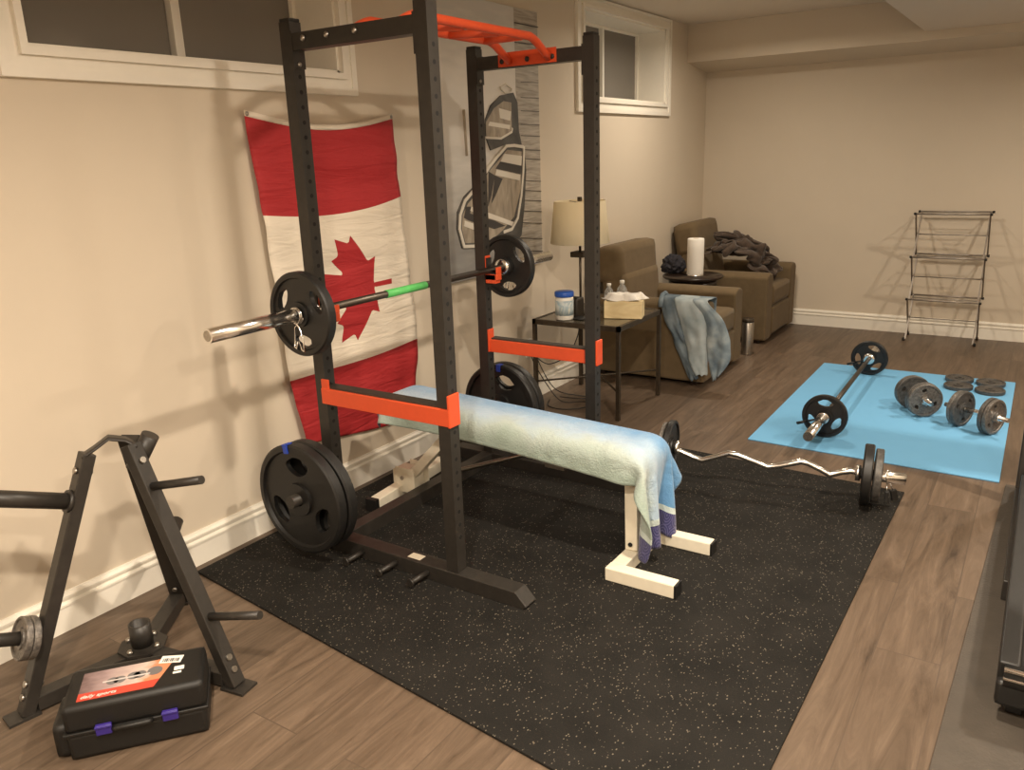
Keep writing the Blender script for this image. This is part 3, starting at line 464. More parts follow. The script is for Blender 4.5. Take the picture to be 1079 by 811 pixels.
def baseboard(name, fn):
    """profile (out, up) swept; fn maps (out, up, end)"""
    prof = [(0, 0), (.016, 0), (.016, .088), (.021, .091), (.021, .099), (.010, .104), (.010, .113), (.017, .117), (.017, .125), (.008, .132), (.006, .138), (0, .138)]
    b = B(); A = [b.bm.verts.new(fn(o, u, 0)) for o, u in prof]; C = [b.bm.verts.new(fn(o, u, 1)) for o, u in prof]
    n = len(prof); fs = [b.bm.faces.new(A), b.bm.faces.new(C[::-1])]
    for i in range(n): fs.append(b.bm.faces.new((A[i], C[i], C[(i+1) % n], A[(i+1) % n])))
    b._tag(fs); struct_(name, b, trimm)
baseboard('baseboard_left', lambda o, u, e: (o, YB if e else YF, u))
baseboard('baseboard_back', lambda o, u, e: (XR if e else .0, YB-o, u))
baseboard('baseboard_right', lambda o, u, e: (XR-o, YB if e else YF, u))
wellm = mat('window_well_steel', (.20, .165, .13), .6, noise_amt=.25, nscale=5)
for wi, (y0, y1, z0, z1) in enumerate(W):
    # stepped casing around the opening
    b = B(); cw = .09
    top = min(z1+cw, ZC-.005)
    for (a, c, t) in ((.001, cw, .014), (.0, .024, .030), (.060, cw-.0015, .022)):
        # a..c distance from the opening edge
        lo0, lo1 = z0-c, z0-a
        b.bb(0, t, y0-c, y1+c, lo0, lo1)
        b.bb(0, t, y0-c, y0-a, lo1, min(top, z1+a)); b.bb(0, t, y1+a, y1+c, lo1, min(top, z1+a))
        if z1+a < top: b.bb(0, t, y0-c, y1+c, z1+a, min(z1+c, top))
    wn = struct_('window_%d' % (wi+1), b, trimm)
    # jamb lining, frame, mullion
    b = B(); t = .012
    b.bb(-.29, .005, y0, y0+t, z0, z1); b.bb(-.29, .005, y1-t, y1, z0, z1); b.bb(-.29, .005, y0, y1, z0, z0+t); b.bb(-.29, .005, y0, y1, z1-t, z1)
    obj('jamb_lining', b, trimm, wn)
    b = B(); f = .030; xa, xb = -.262, -.215
    b.bb(xa, xb, y0+t, y0+f, z0+t, z1-t); b.bb(xa, xb, y1-f, y1-t, z0+t, z1-t)
    b.bb(xa, xb, y0+f, y1-f, z0+t, z0+f); b.bb(xa, xb, y0+f, y1-f, z1-f, z1-t)
    b.bb(xa+.01, xb+.012, y0+f, y1-f, z0+f, z0+f+.012)
    obj('sash_frame', b, trimm, wn, bevel=.003)
    ym = (2.10 if wi == 0 else 5.655)
    b = B().bb(xa, xb+.008, ym-.024, ym+.004, z0+f, z1-f).bb(xa+.005, xb-.006, ym+.004, ym+.024, z0+f, z1-f)
    obj('mullion', b, white, wn, bevel=.002)
    for (p, q) in ((y0+f, ym-.028), (ym+.028, y1-f)):
        obj('glass_pane', B().bb(-.242, -.238, p, q, z0+f, z1-f), glassm, wn)
    # the corrugated well outside
    b = B()
    def wl(u, v, y0=y0, y1=y1, z0=z0, z1=z1):
        a = PI*u; y = (y0+y1)/2-math.cos(a)*(y1-y0)*.62; x = -.32-math.sin(a)*.75
        k = .02*math.sin(v*60); return Vector((x-k*math.sin(a), y, z0-.5+v*1.3))
    b.grid(wl, 24, 60); ww = struct_('window_well', b, wellm); ww['kind'] = 'structure'
# wall outlet near the left edge
t = thing('wall_outlet', 'small white wall outlet plate above the baseboard at the far left', 'outlet', (.0, .975, .32))
obj('cover_plate', B().bb(.0, .006, .94, 1.01, .265, .38), white, t, bevel=.002)
for z in (.30, .345): obj('socket', B().bb(.005, .008, .957, .993, z-.014, z+.014), cream, t, bevel=.003)

# ================================================================== MATS
b = B().prism([(.06, 1.655), (2.235, 1.41), (2.262, 3.735), (.06, 3.86)], 'xy', 0, .009)
single('rubber_mat', b, speckm, 'large black speckled rubber mat on the floor under the power rack', 'mat', bevel=.002)
b = B().prism([(1.44, 4.10), (2.612, 4.063), (2.602, 5.912), (1.425, 5.905)], 'xy', 0, .008)
single('foam_mat', b, bmat, 'bright blue foam exercise mat holding the small barbell and dumbbells', 'mat', bevel=.003)
b = B().prism([(2.545, 1.0), (3.52, 1.0), (3.62, 4.05), (2.638, 4.05)], 'xy', 0, .006)
single('treadmill_mat', b, gmat, 'grey-brown vinyl mat along the right edge under the treadmill', 'mat', bevel=.002)
ZM = .009

# ================================================================== POWER RACK
PX = (.405, .995); PY = (2.09, 3.165); HT = 1.975; S = .051
rack = thing('power_rack', 'tall black steel power rack with orange pull-up bars and safety arms', 'rack', (.70, 2.63, ZM))
for iy, y in enumerate(PY):
    for ix, x in enumerate(PX):
        b = B().bb(x-S/2, x+S/2, y-S/2, y+S/2, .068, HT)
        b.mi = 1
        for k in range(34):
            z = .20+k*.05
            b.lathe([(.0075, 0), (.0075, .0006)], (x+S/2, y, z), 'x', 10)
            b.lathe([(.0075, 0), (.0075, -.0006)], (x-S/2, y, z), 'x', 10)
        up = obj('upright', b, [blk, blkhole], rack)
        obj('end_cap', B().bb(x-S/2+.001, x+S/2-.001, y-S/2+.001, y+S/2-.001, HT, HT+.012, .004), blkrub, up)
        for zz in (1.84,): obj('corner_bolt', B().lathe([(.009, 0), (.009, .006), (.004, .009)], (x+S/2 if ix == 0 else x-S/2-.008, y, zz), 'x', 8), steel, up)
    zc = 1.91
    b = B().bb(PX[0]+S/2, PX[1]-S/2, y-.024, y+.024, zc-.027, zc+.027)
    for sx, x in ((1, PX[0]+S/2), (-1, PX[1]-S/2)): b.bb(x, x+sx*.006, y-.0262, y+.0262, zc-.085, zc+.035)
    cb = obj('top_crossbar', b, blk, rack)
    if iy == 0:
        for x in (.49, .60, .725): obj('bolt', B().lathe([(.010, 0), (.010, -.006), (.005, -.010), (0, -.010)], (x, y-.024, zc+.006), 'y', 8), steel, cb)
    # floor beam with chamfered nose
    yb = y-.035 if iy == 0 else y+.035
    b = B().prism([(.20, ZM), (1.30, ZM), (1.315, .02), (1.27, .066), (.20, .066)], 'xz', y-.034, y+.034)
    fb = obj('floor_beam', b, blk, rack, bevel=.002)
    s = -1 if iy == 0 else 1
    for x in (.56, .73, .885):
        obj('band_peg', B().tube([(x, y+s*.034, .038), (x-.015, y+s*.115, .030)], .010, 12).tube([(x-.015, y+s*.113, .030), (x-.016, y+s*.120, .0295)], .0165, 14), blk, rack)
    obj('warning_label', B().bb(.775, .835, y-.018, y+.018, .066, .0668), label, fb)
    # plate storage peg out from the rear upright
    obj('storage_peg', B().tube([(.405, y+s*.03, .285), (.405, y+s*.235, .292)], .024, 18).tube([(.405, y+s*.03, .285), (.405, y+s*.038, .285)], .038, 18), blk, rack)
obj('rear_stabilizer', B().bb(.375, .435, PY[0]+.034, PY[1]-.034, ZM, .066), blk, rack, bevel=.002)
# pull-up bar: two tubes cranked up from end plates, grips between
pu_b = B(); XA, XB = .81, .612; zt = 1.975; y0, y1 = PY[0]+.024, PY[1]-.024
pu = obj('pull_up_bar', B().tube([(XA, y0+.004, 1.905), (XA, y0+.04, 1.925), (XA, y0+.10, 1.957), (XA, y0+.125, zt-.008), (XA, y0+.155, zt), (XA, y1-.155, zt), (XA, y1-.125, zt-.008), (XA, y1-.10, 1.957), (XA, y1-.04, 1.925), (XA, y1-.004, 1.905)], .0165, 16), orange, rack)
for ya in (y0, y1-.007): obj('end_plate', B().bb(.555, .845, ya, ya+.007, 1.886, 1.944), orange, pu)
for x in (XB,):
    obj('bar_tube', B().tube([(x, y0+.004, 1.905), (x, y0+.04, 1.925), (x, y0+.10, 1.957), (x, y0+.125, zt-.008), (x, y0+.155, zt), (x, y1-.155, zt), (x, y1-.125, zt-.008), (x, y1-.10, 1.957), (x, y1-.04, 1.925), (x, y1-.004, 1.905)], .0165, 16), orange, pu)
for (ya, yb_) in ((y0+.20, y0+.20), (y0+.36, y0+.44), (y1-.44, y1-.36), (y1-.20, y1-.20)):
    obj('grip_tube', B().tube([(XB+.01, ya, zt-.004), (XA-.01, yb_, zt-.004)], .0155, 14), orange, pu)
for y, s in ((y0+.007, 1), (y1-.007, -1)):
    for x in (.575, .705, .828): obj('plate_bolt', B().lathe([(.011, 0), (.011, s*.005), (.006, s*.008)], (x, y, 1.908), 'y', 8), blk, pu)
# safety arms on the outer faces
for iy, y in enumerate(PY):
    s = -1 if iy == 0 else 1; yf = y+s*(S/2)
    dz = (0 if iy == 0 else -.036)
    z0, z1 = .628+dz, .690+dz
    xe = PX[1]+S/2
    if iy == 0: b = B().bb(PX[0]+.012, xe+.009, yf, yf+s*.012, z0, z1)          # strip in front of the posts
    else: b = B().bb(PX[0]+S/2, PX[1]-S/2, y-.016, y-.004, z0, z1)                # strip between the posts
    if iy == 1: b.bb(PX[0]+S/2, PX[0]+S/2+.008, y-.024, y+.024, z0, z1+.050).bb(PX[1]+S/2, PX[1]+S/2+.010, y-.024, y+.030, z0-.004, z1+.050)
    if iy == 0:
        b.bb(PX[0]+.012, PX[0]+.050, yf, yf+s*.008, z0+.01, z1+.035)      # tab at the rear post
        b.bb(xe, xe+.010, y-s*.024, yf+s*.0115, z0-.004, z1+.050)          # cheek round the front post
        b.bb(PX[0]+S/2, PX[1]-S/2, y-.006, yf, z0+.004, z0+.010)
    arm = obj('safety_arm', b, orange, rack, bevel=.003)
    obj('rubber_pad', B().bb(PX[0]+S/2+.002, PX[1]-S/2-.002, yf if iy == 0 else y-.003, y+.022 if iy == 0 else y+.040, z1-.022, z1+.006), padrub, arm)
# bar hooks
for iy, y in enumerate(PY):
    x0 = PX[0]+S/2; z = 1.0
    b = B().bb(x0, x0+.006, y-.020, y+.020, .945, 1.06)
    b.bb(x0, x0+.068, y-.020, y+.020, .945, .975)
    b.bb(x0+.060, x0+.068, y-.020, y+.020, .975, 1.008)
    b.bb(x0, x0+.060, y-.020, y+.020, .945 if iy == 0 else .930, .974)
    hk = obj('bar_hook', b, orange, rack, bevel=.003)
    obj('hook_liner', B().bb(x0+.006, x0+.060, y-.019, y+.019, .975, .981).bb(x0+.006, x0+.012, y-.019, y+.019, .981, 1.05), blkrub, hk)

# ================================================================== OLYMPIC BAR ON THE HOOKS
BX, BZ = .462, .996; BY0, BY1 = 1.560, 3.69
bar = thing('olympic_barbell', 'long barbell with chrome sleeves and a green taped grip resting on the rack hooks', 'barbell', (BX, 2.625, BZ))
obj('shaft', B().tube([(BX, 1.99, BZ), (BX, 3.26, BZ)], .0145, 18), barm, bar)
obj('grip_tape', B().tube([(BX, 2.405, BZ), (BX, 2.655, BZ)], .0165, 18), green, bar)
for ya, yb_, s in ((BY0, 1.985, -1), (BY1, 3.265, 1)):
    sl = obj('sleeve', B().tube([(BX, ya, BZ), (BX, yb_, BZ)], .025, 26), chrome, bar)
    obj('collar_ring', B().lathe([(.026, 0), (.039, .0), (.040, .006), (.040, .024), (.036, .030), (.018, .030)] if s < 0 else [(.026, 0), (.039, 0), (.040, -.006), (.040, -.024), (.036, -.030), (.018, -.030)], (BX, yb_-.006*0, BZ), 'y', 26), chrome, sl)
    obj('end_plug', B().tube([(BX, ya+s*.001, BZ), (BX, ya-s*.004, BZ)], .018, 20), steel, sl)
gp = dict(R=.152, bore=.0258, t=.040, hub=.30, lip=.84, h1=.50, h2=.79, ha=R_(25), web=.55)
plate('weight_plate', blkrub, 'black three-grip plate on the near chrome sleeve of the racked bar', 'weight plate', TR((BX, 1.962, BZ)), rot=R_(30), **gp)
plate('weight_plate', blkrub, 'black three-grip plate on the far end of the racked bar beside the canoe picture', 'weight plate', TR((BX, 3.288, BZ)), rot=R_(37), **gp)
spring_clip('spring_clip', 'wire spring clip hanging on the near sleeve of the racked bar', TR((BX, 1.930, BZ-.002)))
spring_clip('spring_clip', 'wire spring clip behind the plate at the far end of the racked bar', TR((BX, 3.320, BZ-.002), rz=PI))
# plates stored on the rack pegs
def tape(o, R=.218, y=-.02, a=R_(100)):
    b = B(); c, s = math.cos(a), math.sin(a)
    M = Matrix.Rotation(-(a-PI/2), 4, 'Y').to_3x3()
    b.box((c*R*.93, y, s*R*.93), (.022, .006, R*.16), M); b.box((c*R*1.005, y+.012, s*R*1.005), (.022, .034, .004), M)
    t = obj('blue_tape_tag', b, bluetape, o); t['label'] = 'blue tape on the rim'
sp = dict(R=.218, bore=.0258, t=.044, hub=.30, lip=.86, h1=.42, h2=.76, ha=R_(24), web=.45)
zst = .288
plate('weight_plate', blkrub, 'large black plate with blue tape, outermost on the near storage peg', 'weight plate', TR((.405, 1.915, zst), rz=R_(0)), extra=lambda o: tape(o, y=-.024), rot=R_(90), group='plates on the rack storage pegs', **sp)
plate('weight_plate', blkrub, 'large black plate behind the taped one on the near storage peg', 'weight plate', TR((.405, 1.970, zst-.004)), rot=R_(80), group='plates on the rack storage pegs', **sp)
plate('weight_plate', blkrub, 'large black plate with blue tape next to the far upright on its storage peg', 'weight plate', TR((.405, 3.275, zst-.01)), extra=lambda o: tape(o, y=-.024, a=R_(88)), rot=R_(75), group='plates on the rack storage pegs', **sp)
plate('weight_plate', blkrub, 'large black plate outermost on the far storage peg towards the side table', 'weight plate', TR((.405, 3.330, zst-.012)), rot=R_(85), group='plates on the rack storage pegs', **sp)

# ================================================================== BENCH
bench = thing('weight_bench', 'cream metal flat weight bench under the blue towel inside the rack', 'bench', (.9, 2.65, ZM))
z0 = ZM
b = B().bb(1.457, 1.513, 2.427, 2.735, z0, z0+.052); obj('front_cross_foot', b, cream, bench, bevel=.004)
for y in (2.375, 2.735):
    f = obj('foot_leg', B().bb(1.455, 1.722, y-.026+.026, y+.052, z0+.0005, z0+.0525), cream, bench, bevel=.004)
    obj('end_cap', B().bb(1.722, 1.730, y, y+.052, z0+.002, z0+.051), blkrub, f)
fu = obj('front_upright', B().beam((1.485, 2.560, z0+.052), (1.455, 2.610, .405), .05, .05, up=(1, 0, 0)), cream, bench, bevel=.003)
obj('upright_bolt', B().lathe([(.009, 0), (.009, -.004)], (1.484, 2.531, .09), 'y', 10), blkhole, fu)
obj('rear_cross_foot', B().beam((.285, 2.42, z0+.027), (.235, 2.98, z0+.027), .054, .054), cream, bench, bevel=.004)
obj('rear_foot_cap', B().beam((.286, 2.395, z0+.0295), (.285, 2.42, z0+.0295), .058, .058), blkrub, bench)
br = obj('pivot_bracket', B().bb(.235, .345, 2.61, 2.70, z0+.03, .13).bb(.26, .37, 2.60, 2.606, z0+.02, .15).bb(.26, .37, 2.704, 2.71, z0+.02, .15), cream, bench, bevel=.002)
obj('bracket_bolt', B().lathe([(.010, 0), (.010, -.006)], (.30, 2.60, .10), 'y', 8), steel, br)
obj('rear_strut', B().beam((.31, 2.655, .09), (.62, 2.655, .41), .045, .045), cream, bench, bevel=.003)
obj('support_rod', B().tube([(.62, 2.63, .19), (1.05, 2.63, .36), (1.12, 2.63, .395)], .011, 12), steel, bench)
TILT = .0384
def rise(x): return max(0., .048*(1.5-x)/1.25)
TM = Matrix.Rotation(TILT, 3, 'Y')
obj('spine_beam', B().box((.90, 2.652, .390+rise(.90)), (1.18, .055, .030), TM, .003), blk, bench)
obj('seat_pad', B().box((1.342, 2.642, .428+rise(1.342)), (.325, .235, .040), TM, .016), padm, bench)
obj('back_pad', B().box((.7175, 2.642, .431+rise(.7175)), (.890, .255, .046), TM, .018), padm, bench)
obj('adjuster_plate', B().bb(1.07, 1.16, 2.60, 2.70, .30, .375).bb(1.09, 1.14, 2.58, 2.72, .34, .352), steel, bench, bevel=.002)

# ---------------------------------------------------------------- towel (settled cloth)
def towel_mat():
    m, nt, b_ = tree_mat('terry_towel'); L = nt.links.new
    at = N(nt, 'ShaderNodeUVMap'); sx = N(nt, 'ShaderNodeSeparateXYZ'); L(at.outputs[0], sx.inputs[0])
    tc = N(nt, 'ShaderNodeTexCoord')
    n = N(nt, 'ShaderNodeTexNoise'); n.inputs['Scale'].default_value = 9; n.inputs['Detail'].default_value = 6; L(tc.outputs['Object'], n.inputs['Vector'])
    # across the width: sea blue on the far side to pale sand green on the near side
    m1 = N(nt, 'ShaderNodeMath', operation='MULTIPLY_ADD'); m1.inputs[1].default_value = .36; m1.inputs[2].default_value = -.19; L(n.outputs['Fac'], m1.inputs[0])
    a1 = N(nt, 'ShaderNodeMath', operation='ADD'); L(m1.outputs[0], a1.inputs[0]); L(sx.outputs['Y'], a1.inputs[1])
    c = ramp(nt, [(.02, (.33, .41, .36)), (.17, (.42, .49, .46)), (.32, (.38, .50, .62)), (.60, (.13, .30, .53))], a1.outputs[0])
    # end borders: purple with rings
    mp = N(nt, 'ShaderNodeVectorMath', operation='MULTIPLY'); mp.inputs[1].default_value = (20.5, 11, 0); L(at.outputs[0], mp.inputs[0])
    fr = N(nt, 'ShaderNodeVectorMath', operation='FRACTION'); L(mp.outputs[0], fr.inputs[0])
    sb = N(nt, 'ShaderNodeVectorMath', operation='SUBTRACT'); sb.inputs[1].default_value = (.5, .5, 0); L(fr.outputs[0], sb.inputs[0])
    ln = N(nt, 'ShaderNodeVectorMath', operation='LENGTH'); L(sb.outputs[0], ln.inputs[0])
    sn = N(nt, 'ShaderNodeMath', operation='MULTIPLY'); sn.inputs[1].default_value = 42; L(ln.outputs['Value'], sn.inputs[0])
    s2 = N(nt, 'ShaderNodeMath', operation='SINE'); L(sn.outputs[0], s2.inputs[0])
    pc = ramp(nt, [(.3, (.05, .05, .14)), (.8, (.11, .105, .24))], s2.outputs[0])
    c1 = N(nt, 'ShaderNodeMath', operation='GREATER_THAN'); c1.inputs[1].default_value = .945; L(sx.outputs['X'], c1.inputs[0])
    c0 = N(nt, 'ShaderNodeMath', operation='LESS_THAN'); c0.inputs[1].default_value = .05; L(sx.outputs['X'], c0.inputs[0])
    ad = N(nt, 'ShaderNodeMath', operation='MAXIMUM'); L(c0.outputs[0], ad.inputs[0]); L(c1.outputs[0], ad.inputs[1])
    # light stripe before the border
    g1 = N(nt, 'ShaderNodeMath', operation='COMPARE'); g1.inputs[1].default_value = .938; g1.inputs[2].default_value = .007; L(sx.outputs['X'], g1.inputs[0])
    mxa = N(nt, 'ShaderNodeMix', data_type='RGBA'); L(g1.outputs[0], mxa.inputs[0]); L(c, mxa.inputs[6]); mxa.inputs[7].default_value = (.55, .64, .62, 1)
    mx = N(nt, 'ShaderNodeMix', data_type='RGBA'); L(ad.outputs[0], mx.inputs[0]); L(mxa.outputs[2], mx.inputs[6]); L(pc, mx.inputs[7])
    L(mx.outputs[2], b_.inputs['Base Color']); b_.inputs['Roughness'].default_value = .95; b_.inputs['Sheen Weight'].default_value = .3; b_.inputs['Specular IOR Level'].default_value = .1
    n2 = N(nt, 'ShaderNodeTexNoise'); n2.inputs['Scale'].default_value = 160; L(tc.outputs['Object'], n2.inputs['Vector'])
    bp = N(nt, 'ShaderNodeBump'); bp.inputs['Strength'].default_value = .5; bp.inputs['Distance'].default_value = .006
    L(n2.outputs['Fac'], bp.inputs['Height'])
    n3 = N(nt, 'ShaderNodeTexNoise'); n3.inputs['Scale'].default_value = 7; n3.inputs['Detail'].default_value = 2; n3.inputs['Distortion'].default_value = 1.2; L(tc.outputs['Object'], n3.inputs['Vector'])
    b3 = N(nt, 'ShaderNodeBump'); b3.inputs['Strength'].default_value = .38; b3.inputs['Distance'].default_value = .03
    L(n3.outputs['Fac'], b3.inputs['Height']); L(bp.outputs['Normal'], b3.inputs['Normal']); L(b3.outputs['Normal'], b_.inputs['Normal']); return m
def uv_grid(o, nu, nv):
    me = o.data; uv = me.uv_layers.new(name='UVMap')
    for l in me.loops:
        i, j = divmod(l.vertex_index, nv+1); uv.data[l.index].uv = (i/nu, j/nv)
def cloth_obj(name, rows, m, label_, cat, thick=.006, subd=2, cut=None, move=None):
    if move: rows = [[c for k in range(0, len(r), 3) for c in move(*r[k:k+3])] for r in rows]
    b = B(); cloth_from(rows, b, cut)
    o = obj(name, b, m, recalc=False); uv_grid(o, len(rows)-1, len(rows[0])//3-1)
    k = o.modifiers.new('sub', 'SUBSURF'); k.levels = subd; k.render_levels = subd
    k = o.modifiers.new('solid', 'SOLIDIFY'); k.thickness = thick; k.offset = 0
    return props(o, label_, cat)
cloth_obj('beach_towel', TOWEL, towel_mat(), 'pale blue and green beach towel with purple end borders draped over the bench', 'towel',
          move=lambda x, y, z: (x, y, z+1000*rise(x/1000)))

# ================================================================== CURL BAR ON THE RUBBER MAT
def ez(x, z, dy=0.):
    y = 3.375+(x-1.25)*.15
    return (x, y+dy, 1.52-(1.52-z)*y/3.45)
ang = math.atan(.15)
ezb = thing('curl_bar', 'chrome zigzag curl bar lying across the far edge of the rubber mat', 'barbell', (1.69, 3.44, .14))
zz = [(1.31, .130), (1.34, .124), (1.40, .106), (1.44, .099), (1.50, .128), (1.56, .158), (1.60, .156), (1.68, .137), (1.73, .124), (1.78, .140), (1.87, .177), (1.90, .174), (1.95, .156), (1.99, .138), (2.03, .158), (2.07, .172), (2.12, .172)]
obj('shaft', B().tube([ez(x, z+.004) for x, z in zz], .0135, 14), chrome, ezb)
def ezs(x): return ez(x, .142+(x-1.25)*.036)
for xa, xb in ((1.07, 1.322), (2.100, 2.285)):
    sl = obj('sleeve', B().tube([ezs(xa), ezs(xb)], .0245, 24), chrome, ezb)
    xc = xb if xb < 1.5 else xa
    obj('collar_ring', B().tube([ezs(xc-.010), ezs(xc+.010)], .034, 24), chrome, sl)
def ezplate(x, R, t, m, lab, **k):
    p = ezs(x)
    plate('weight_plate', m, lab, 'weight plate', Matrix.Translation(p) @ Matrix.Rotation(ang-PI/2, 4, 'Z') @ Matrix.Rotation(-.03, 4, 'X'), R=R, bore=.0255, t=t, hub=.36, lip=.86, **k)
ezplate(2.135, .131, .040, blkrub, 'black plate on the right end of the curl bar, inner one of the pair', holes=0)
ezplate(2.176, .116, .032, iron, 'smaller grey iron plate outside the black one on the right end of the curl bar', holes=0)
ezplate(1.292, .127, .028, blkrub, 'black plate on the left end of the curl bar beside the towel', holes=0)
ezplate(1.262, .112, .020, iron2, 'thin grey plate outermost on the left end of the curl bar', holes=0)
b = B(); pc = Vector(ezs(2.215))
b.tube([pc+Vector((.004*math.sin(a*2), math.cos(a)*.028, math.sin(a)*.028)) for a in [i*.3 for i in range(24)]], .003, 6)
b.tube([pc+Vector((0, .0, -.028)), pc+Vector((.004, -.012, -.072))], .003, 6).tube([pc+Vector((.008, .012, -.026)), pc+Vector((.026, .02, -.07))], .003, 6)
sc_ = obj('spring_clip', b, chrome); props(sc_, 'chrome spring clip with black grips at the right end of the curl bar', 'clip')
obj('handle_grip', B().beam(pc+Vector((.004, -.010, -.06)), pc+Vector((.005, -.016, -.112)), .016, .026).beam(pc+Vector((.024, .018, -.06)), pc+Vector((.034, .024, -.108)), .016, .026), blkrub, sc_, bevel=.003)

# ================================================================== THINGS ON THE BLUE MAT
zb = .008
bc = (1.768, 5.01, zb+.116)
sb = thing('short_barbell', 'short straight barbell with a dark shaft lying lengthwise on the blue mat', 'barbell', bc)
x, z = bc[0], bc[2]
obj('shaft', B().tube([(x+.012, 4.33, z), (x-.012, 5.69, z)], .0135, 16), barm, sb)
for ya, yb_, s in ((3.945, 4.345, -1), (6.06, 5.675, 1)):
    dx = -.012*s
    sl = obj('sleeve', B().tube([(x-dx*-1 if 0 else x+(.016 if s < 0 else -.016), ya, z), (x+(.012 if s < 0 else -.012), yb_, z)], .0245, 24), chrome, sb)
    obj('collar_ring', B().lathe([(.026, -.012), (.036, -.010), (.036, .010), (.026, .012)], (x+(.012 if s < 0 else -.012), yb_, z), 'y', 24), chrome, sl)
def clip_handles(o): pass
pp = dict(R=.116, bore=.0255, t=.030, hub=.36, lip=.82, h1=.46, h2=.79, ha=R_(30), web=.55)
plate('weight_plate', blkrub, 'black three-grip plate on the near end of the short barbell on the blue mat', 'weight plate', TR((x+.013, 4.315, z)), rot=R_(90), **pp)
plate('weight_plate', blkrub, 'black three-grip plate on the far end of the short barbell on the blue mat', 'weight plate', TR((x-.013, 5.705, z)), rot=R_(70), **pp)
for y, s, lb in ((4.275, -1, 'chrome clip with a black handle against the near plate of the short barbell'), (5.665, -1, 'chrome clip with a black handle against the far plate of the short barbell')):
    xx = x+(.013 if y < 5 else -.012)
    c = obj('spring_clip', B().lathe([(.026, -.010), (.031, -.009), (.031, .009), (.026, .010)], (xx, y, z), 'y', 20), chrome); props(c, lb, 'clip')
    obj('handle', B().tube([(xx-.028, y, z-.010), (xx-.085, y-.006, z-.030)], .0055, 10).tube([(xx-.085, y-.006, z-.030), (xx-.130, y-.010, z-.046)], .008, 10), blkrub, c)
# dumbbells
def dumbbell(label_, mw, off, R=.098):
    t = thing('dumbbell', label_, 'dumbbell', world=False)
    obj('handle', B().tube([(0, -.175, 0), (0, .175, 0)], .0125, 16).tube([(0, -.05, 0), (0, .05, 0)], .015, 16), chrome, t)
    for s in (-1, 1):
        for k, (rr, tt) in enumerate(((R, .022), (R*.97, .022))):
            b = B(); plate_mesh(b, rr, .0135, tt, hub=.34, lip=.84, holes=3, h1=.5, h2=.72, ha=R_(13), web=.55, rot=.4+k)
            bmesh.ops.translate(b.bm, verts=b.bm.verts, vec=(0, s*(off+k*.024), 0))
            o = obj('plate', b, iron if k == 0 else iron2, t); e = o.modifiers.new('es', 'EDGE_SPLIT'); e.split_angle = R_(35)
        y = s*(off+.038)
        star = [((.028 if i % 2 else .021)*math.cos(PI*i/6), (.028 if i % 2 else .021)*math.sin(PI*i/6)) for i in range(12)]
        obj('star_nut', B().prism(star, 'xz', y, y+s*.014).tube([(0, y, 0), (0, y+s*.020, 0)], .0165, 14), chrome, t)
    t.matrix_world = mw; return t
dumbbell('grey iron dumbbell lying side-on near the right edge of the blue mat', TR((2.452, 4.795, zb+.099), rz=math.atan2(-.47, .88)-PI/2), .075)
dumbbell('grey iron dumbbell pointing at the camera in the middle of the blue mat', TR((2.146, 4.985, zb+.099), rz=math.atan2(-.87, .50)-PI/2), .068)
# loose plates lying flat
lp = dict(R=.083, bore=.0135, t=.024, hub=.34, lip=.84, holes=0, web=.6)
for (x_, y_, lb, m_) in ((2.302, 5.615, 'small grey plate lying flat on the blue mat, front left of the four', iron),
                     (2.478, 5.590, 'small grey plate lying flat on the blue mat, front right of the four', iron),
                     (2.292, 5.800, 'small dark plate flat on the blue mat, rear left of the four', iron),
                     (2.470, 5.775, 'small dark plate flat on the blue mat, rear right of the four', iron)):
    plate('small_plate', m_, lb, 'weight plate', TR((x_, y_, zb+.0122), rx=PI/2), group='loose small plates at the back of the blue mat', **lp)

# ================================================================== WEIGHT TREE
TC = Vector((.405, 1.210, 0)); AP = Vector((.43, 1.235, .745))
tree = thing('weight_tree', 'black steel three-legged weight tree standing beside the wall at the left', 'weight rack', (TC.x, TC.y, 0))
feet = {'a': Vector((.345, .868, 0)), 'b': Vector((.772, 1.272, 0)), 'c': Vector((.190, 1.495, 0))}
tops = {'a': Vector((.405, 1.150, .728)), 'b': Vector((.470, 1.245, .735)), 'c': Vector((.415, 1.275, .735))}
def strap_curve(u, v):
    path = [Vector((.402, 1.135, .722)), Vector((.415, 1.165, .738)), Vector((.43, 1.205, .762)), Vector((.455, 1.24, .750)), Vector((.475, 1.262, .728))]
    t = u*4; i = min(3, int(t)); q = path[i].lerp(path[i+1], t-i)
    return q+Vector((.75, -.45, 0)).normalized()*(v-.5)*.046
b = B(); b.grid(strap_curve, 20, 2, smooth=True); obj('apex_bracket', b, blk, tree, recalc=False, solid=.006)
obj('centre_plate', B().prism([(TC.x+.075*math.cos(a), TC.y+.075*math.sin(a)) for a in [PI/8+i*PI/4 for i in range(8)]], 'xy', .052, .060), blk, tree)
hol = obj('bar_holder_tube', B().lathe([(.033, .058), (.033, .135), (.027, .135), (.027, .062)], (TC.x, TC.y, 0), 'z', 28), blk, tree)
for a in (.3, 1.9, 3.4, 5.0): obj('flange_bolt', B().lathe([(.010, .058), (.010, .066), (.006, .071)], (TC.x+.055*math.cos(a), TC.y+.055*math.sin(a), 0), 'z', 8), steel, hol)
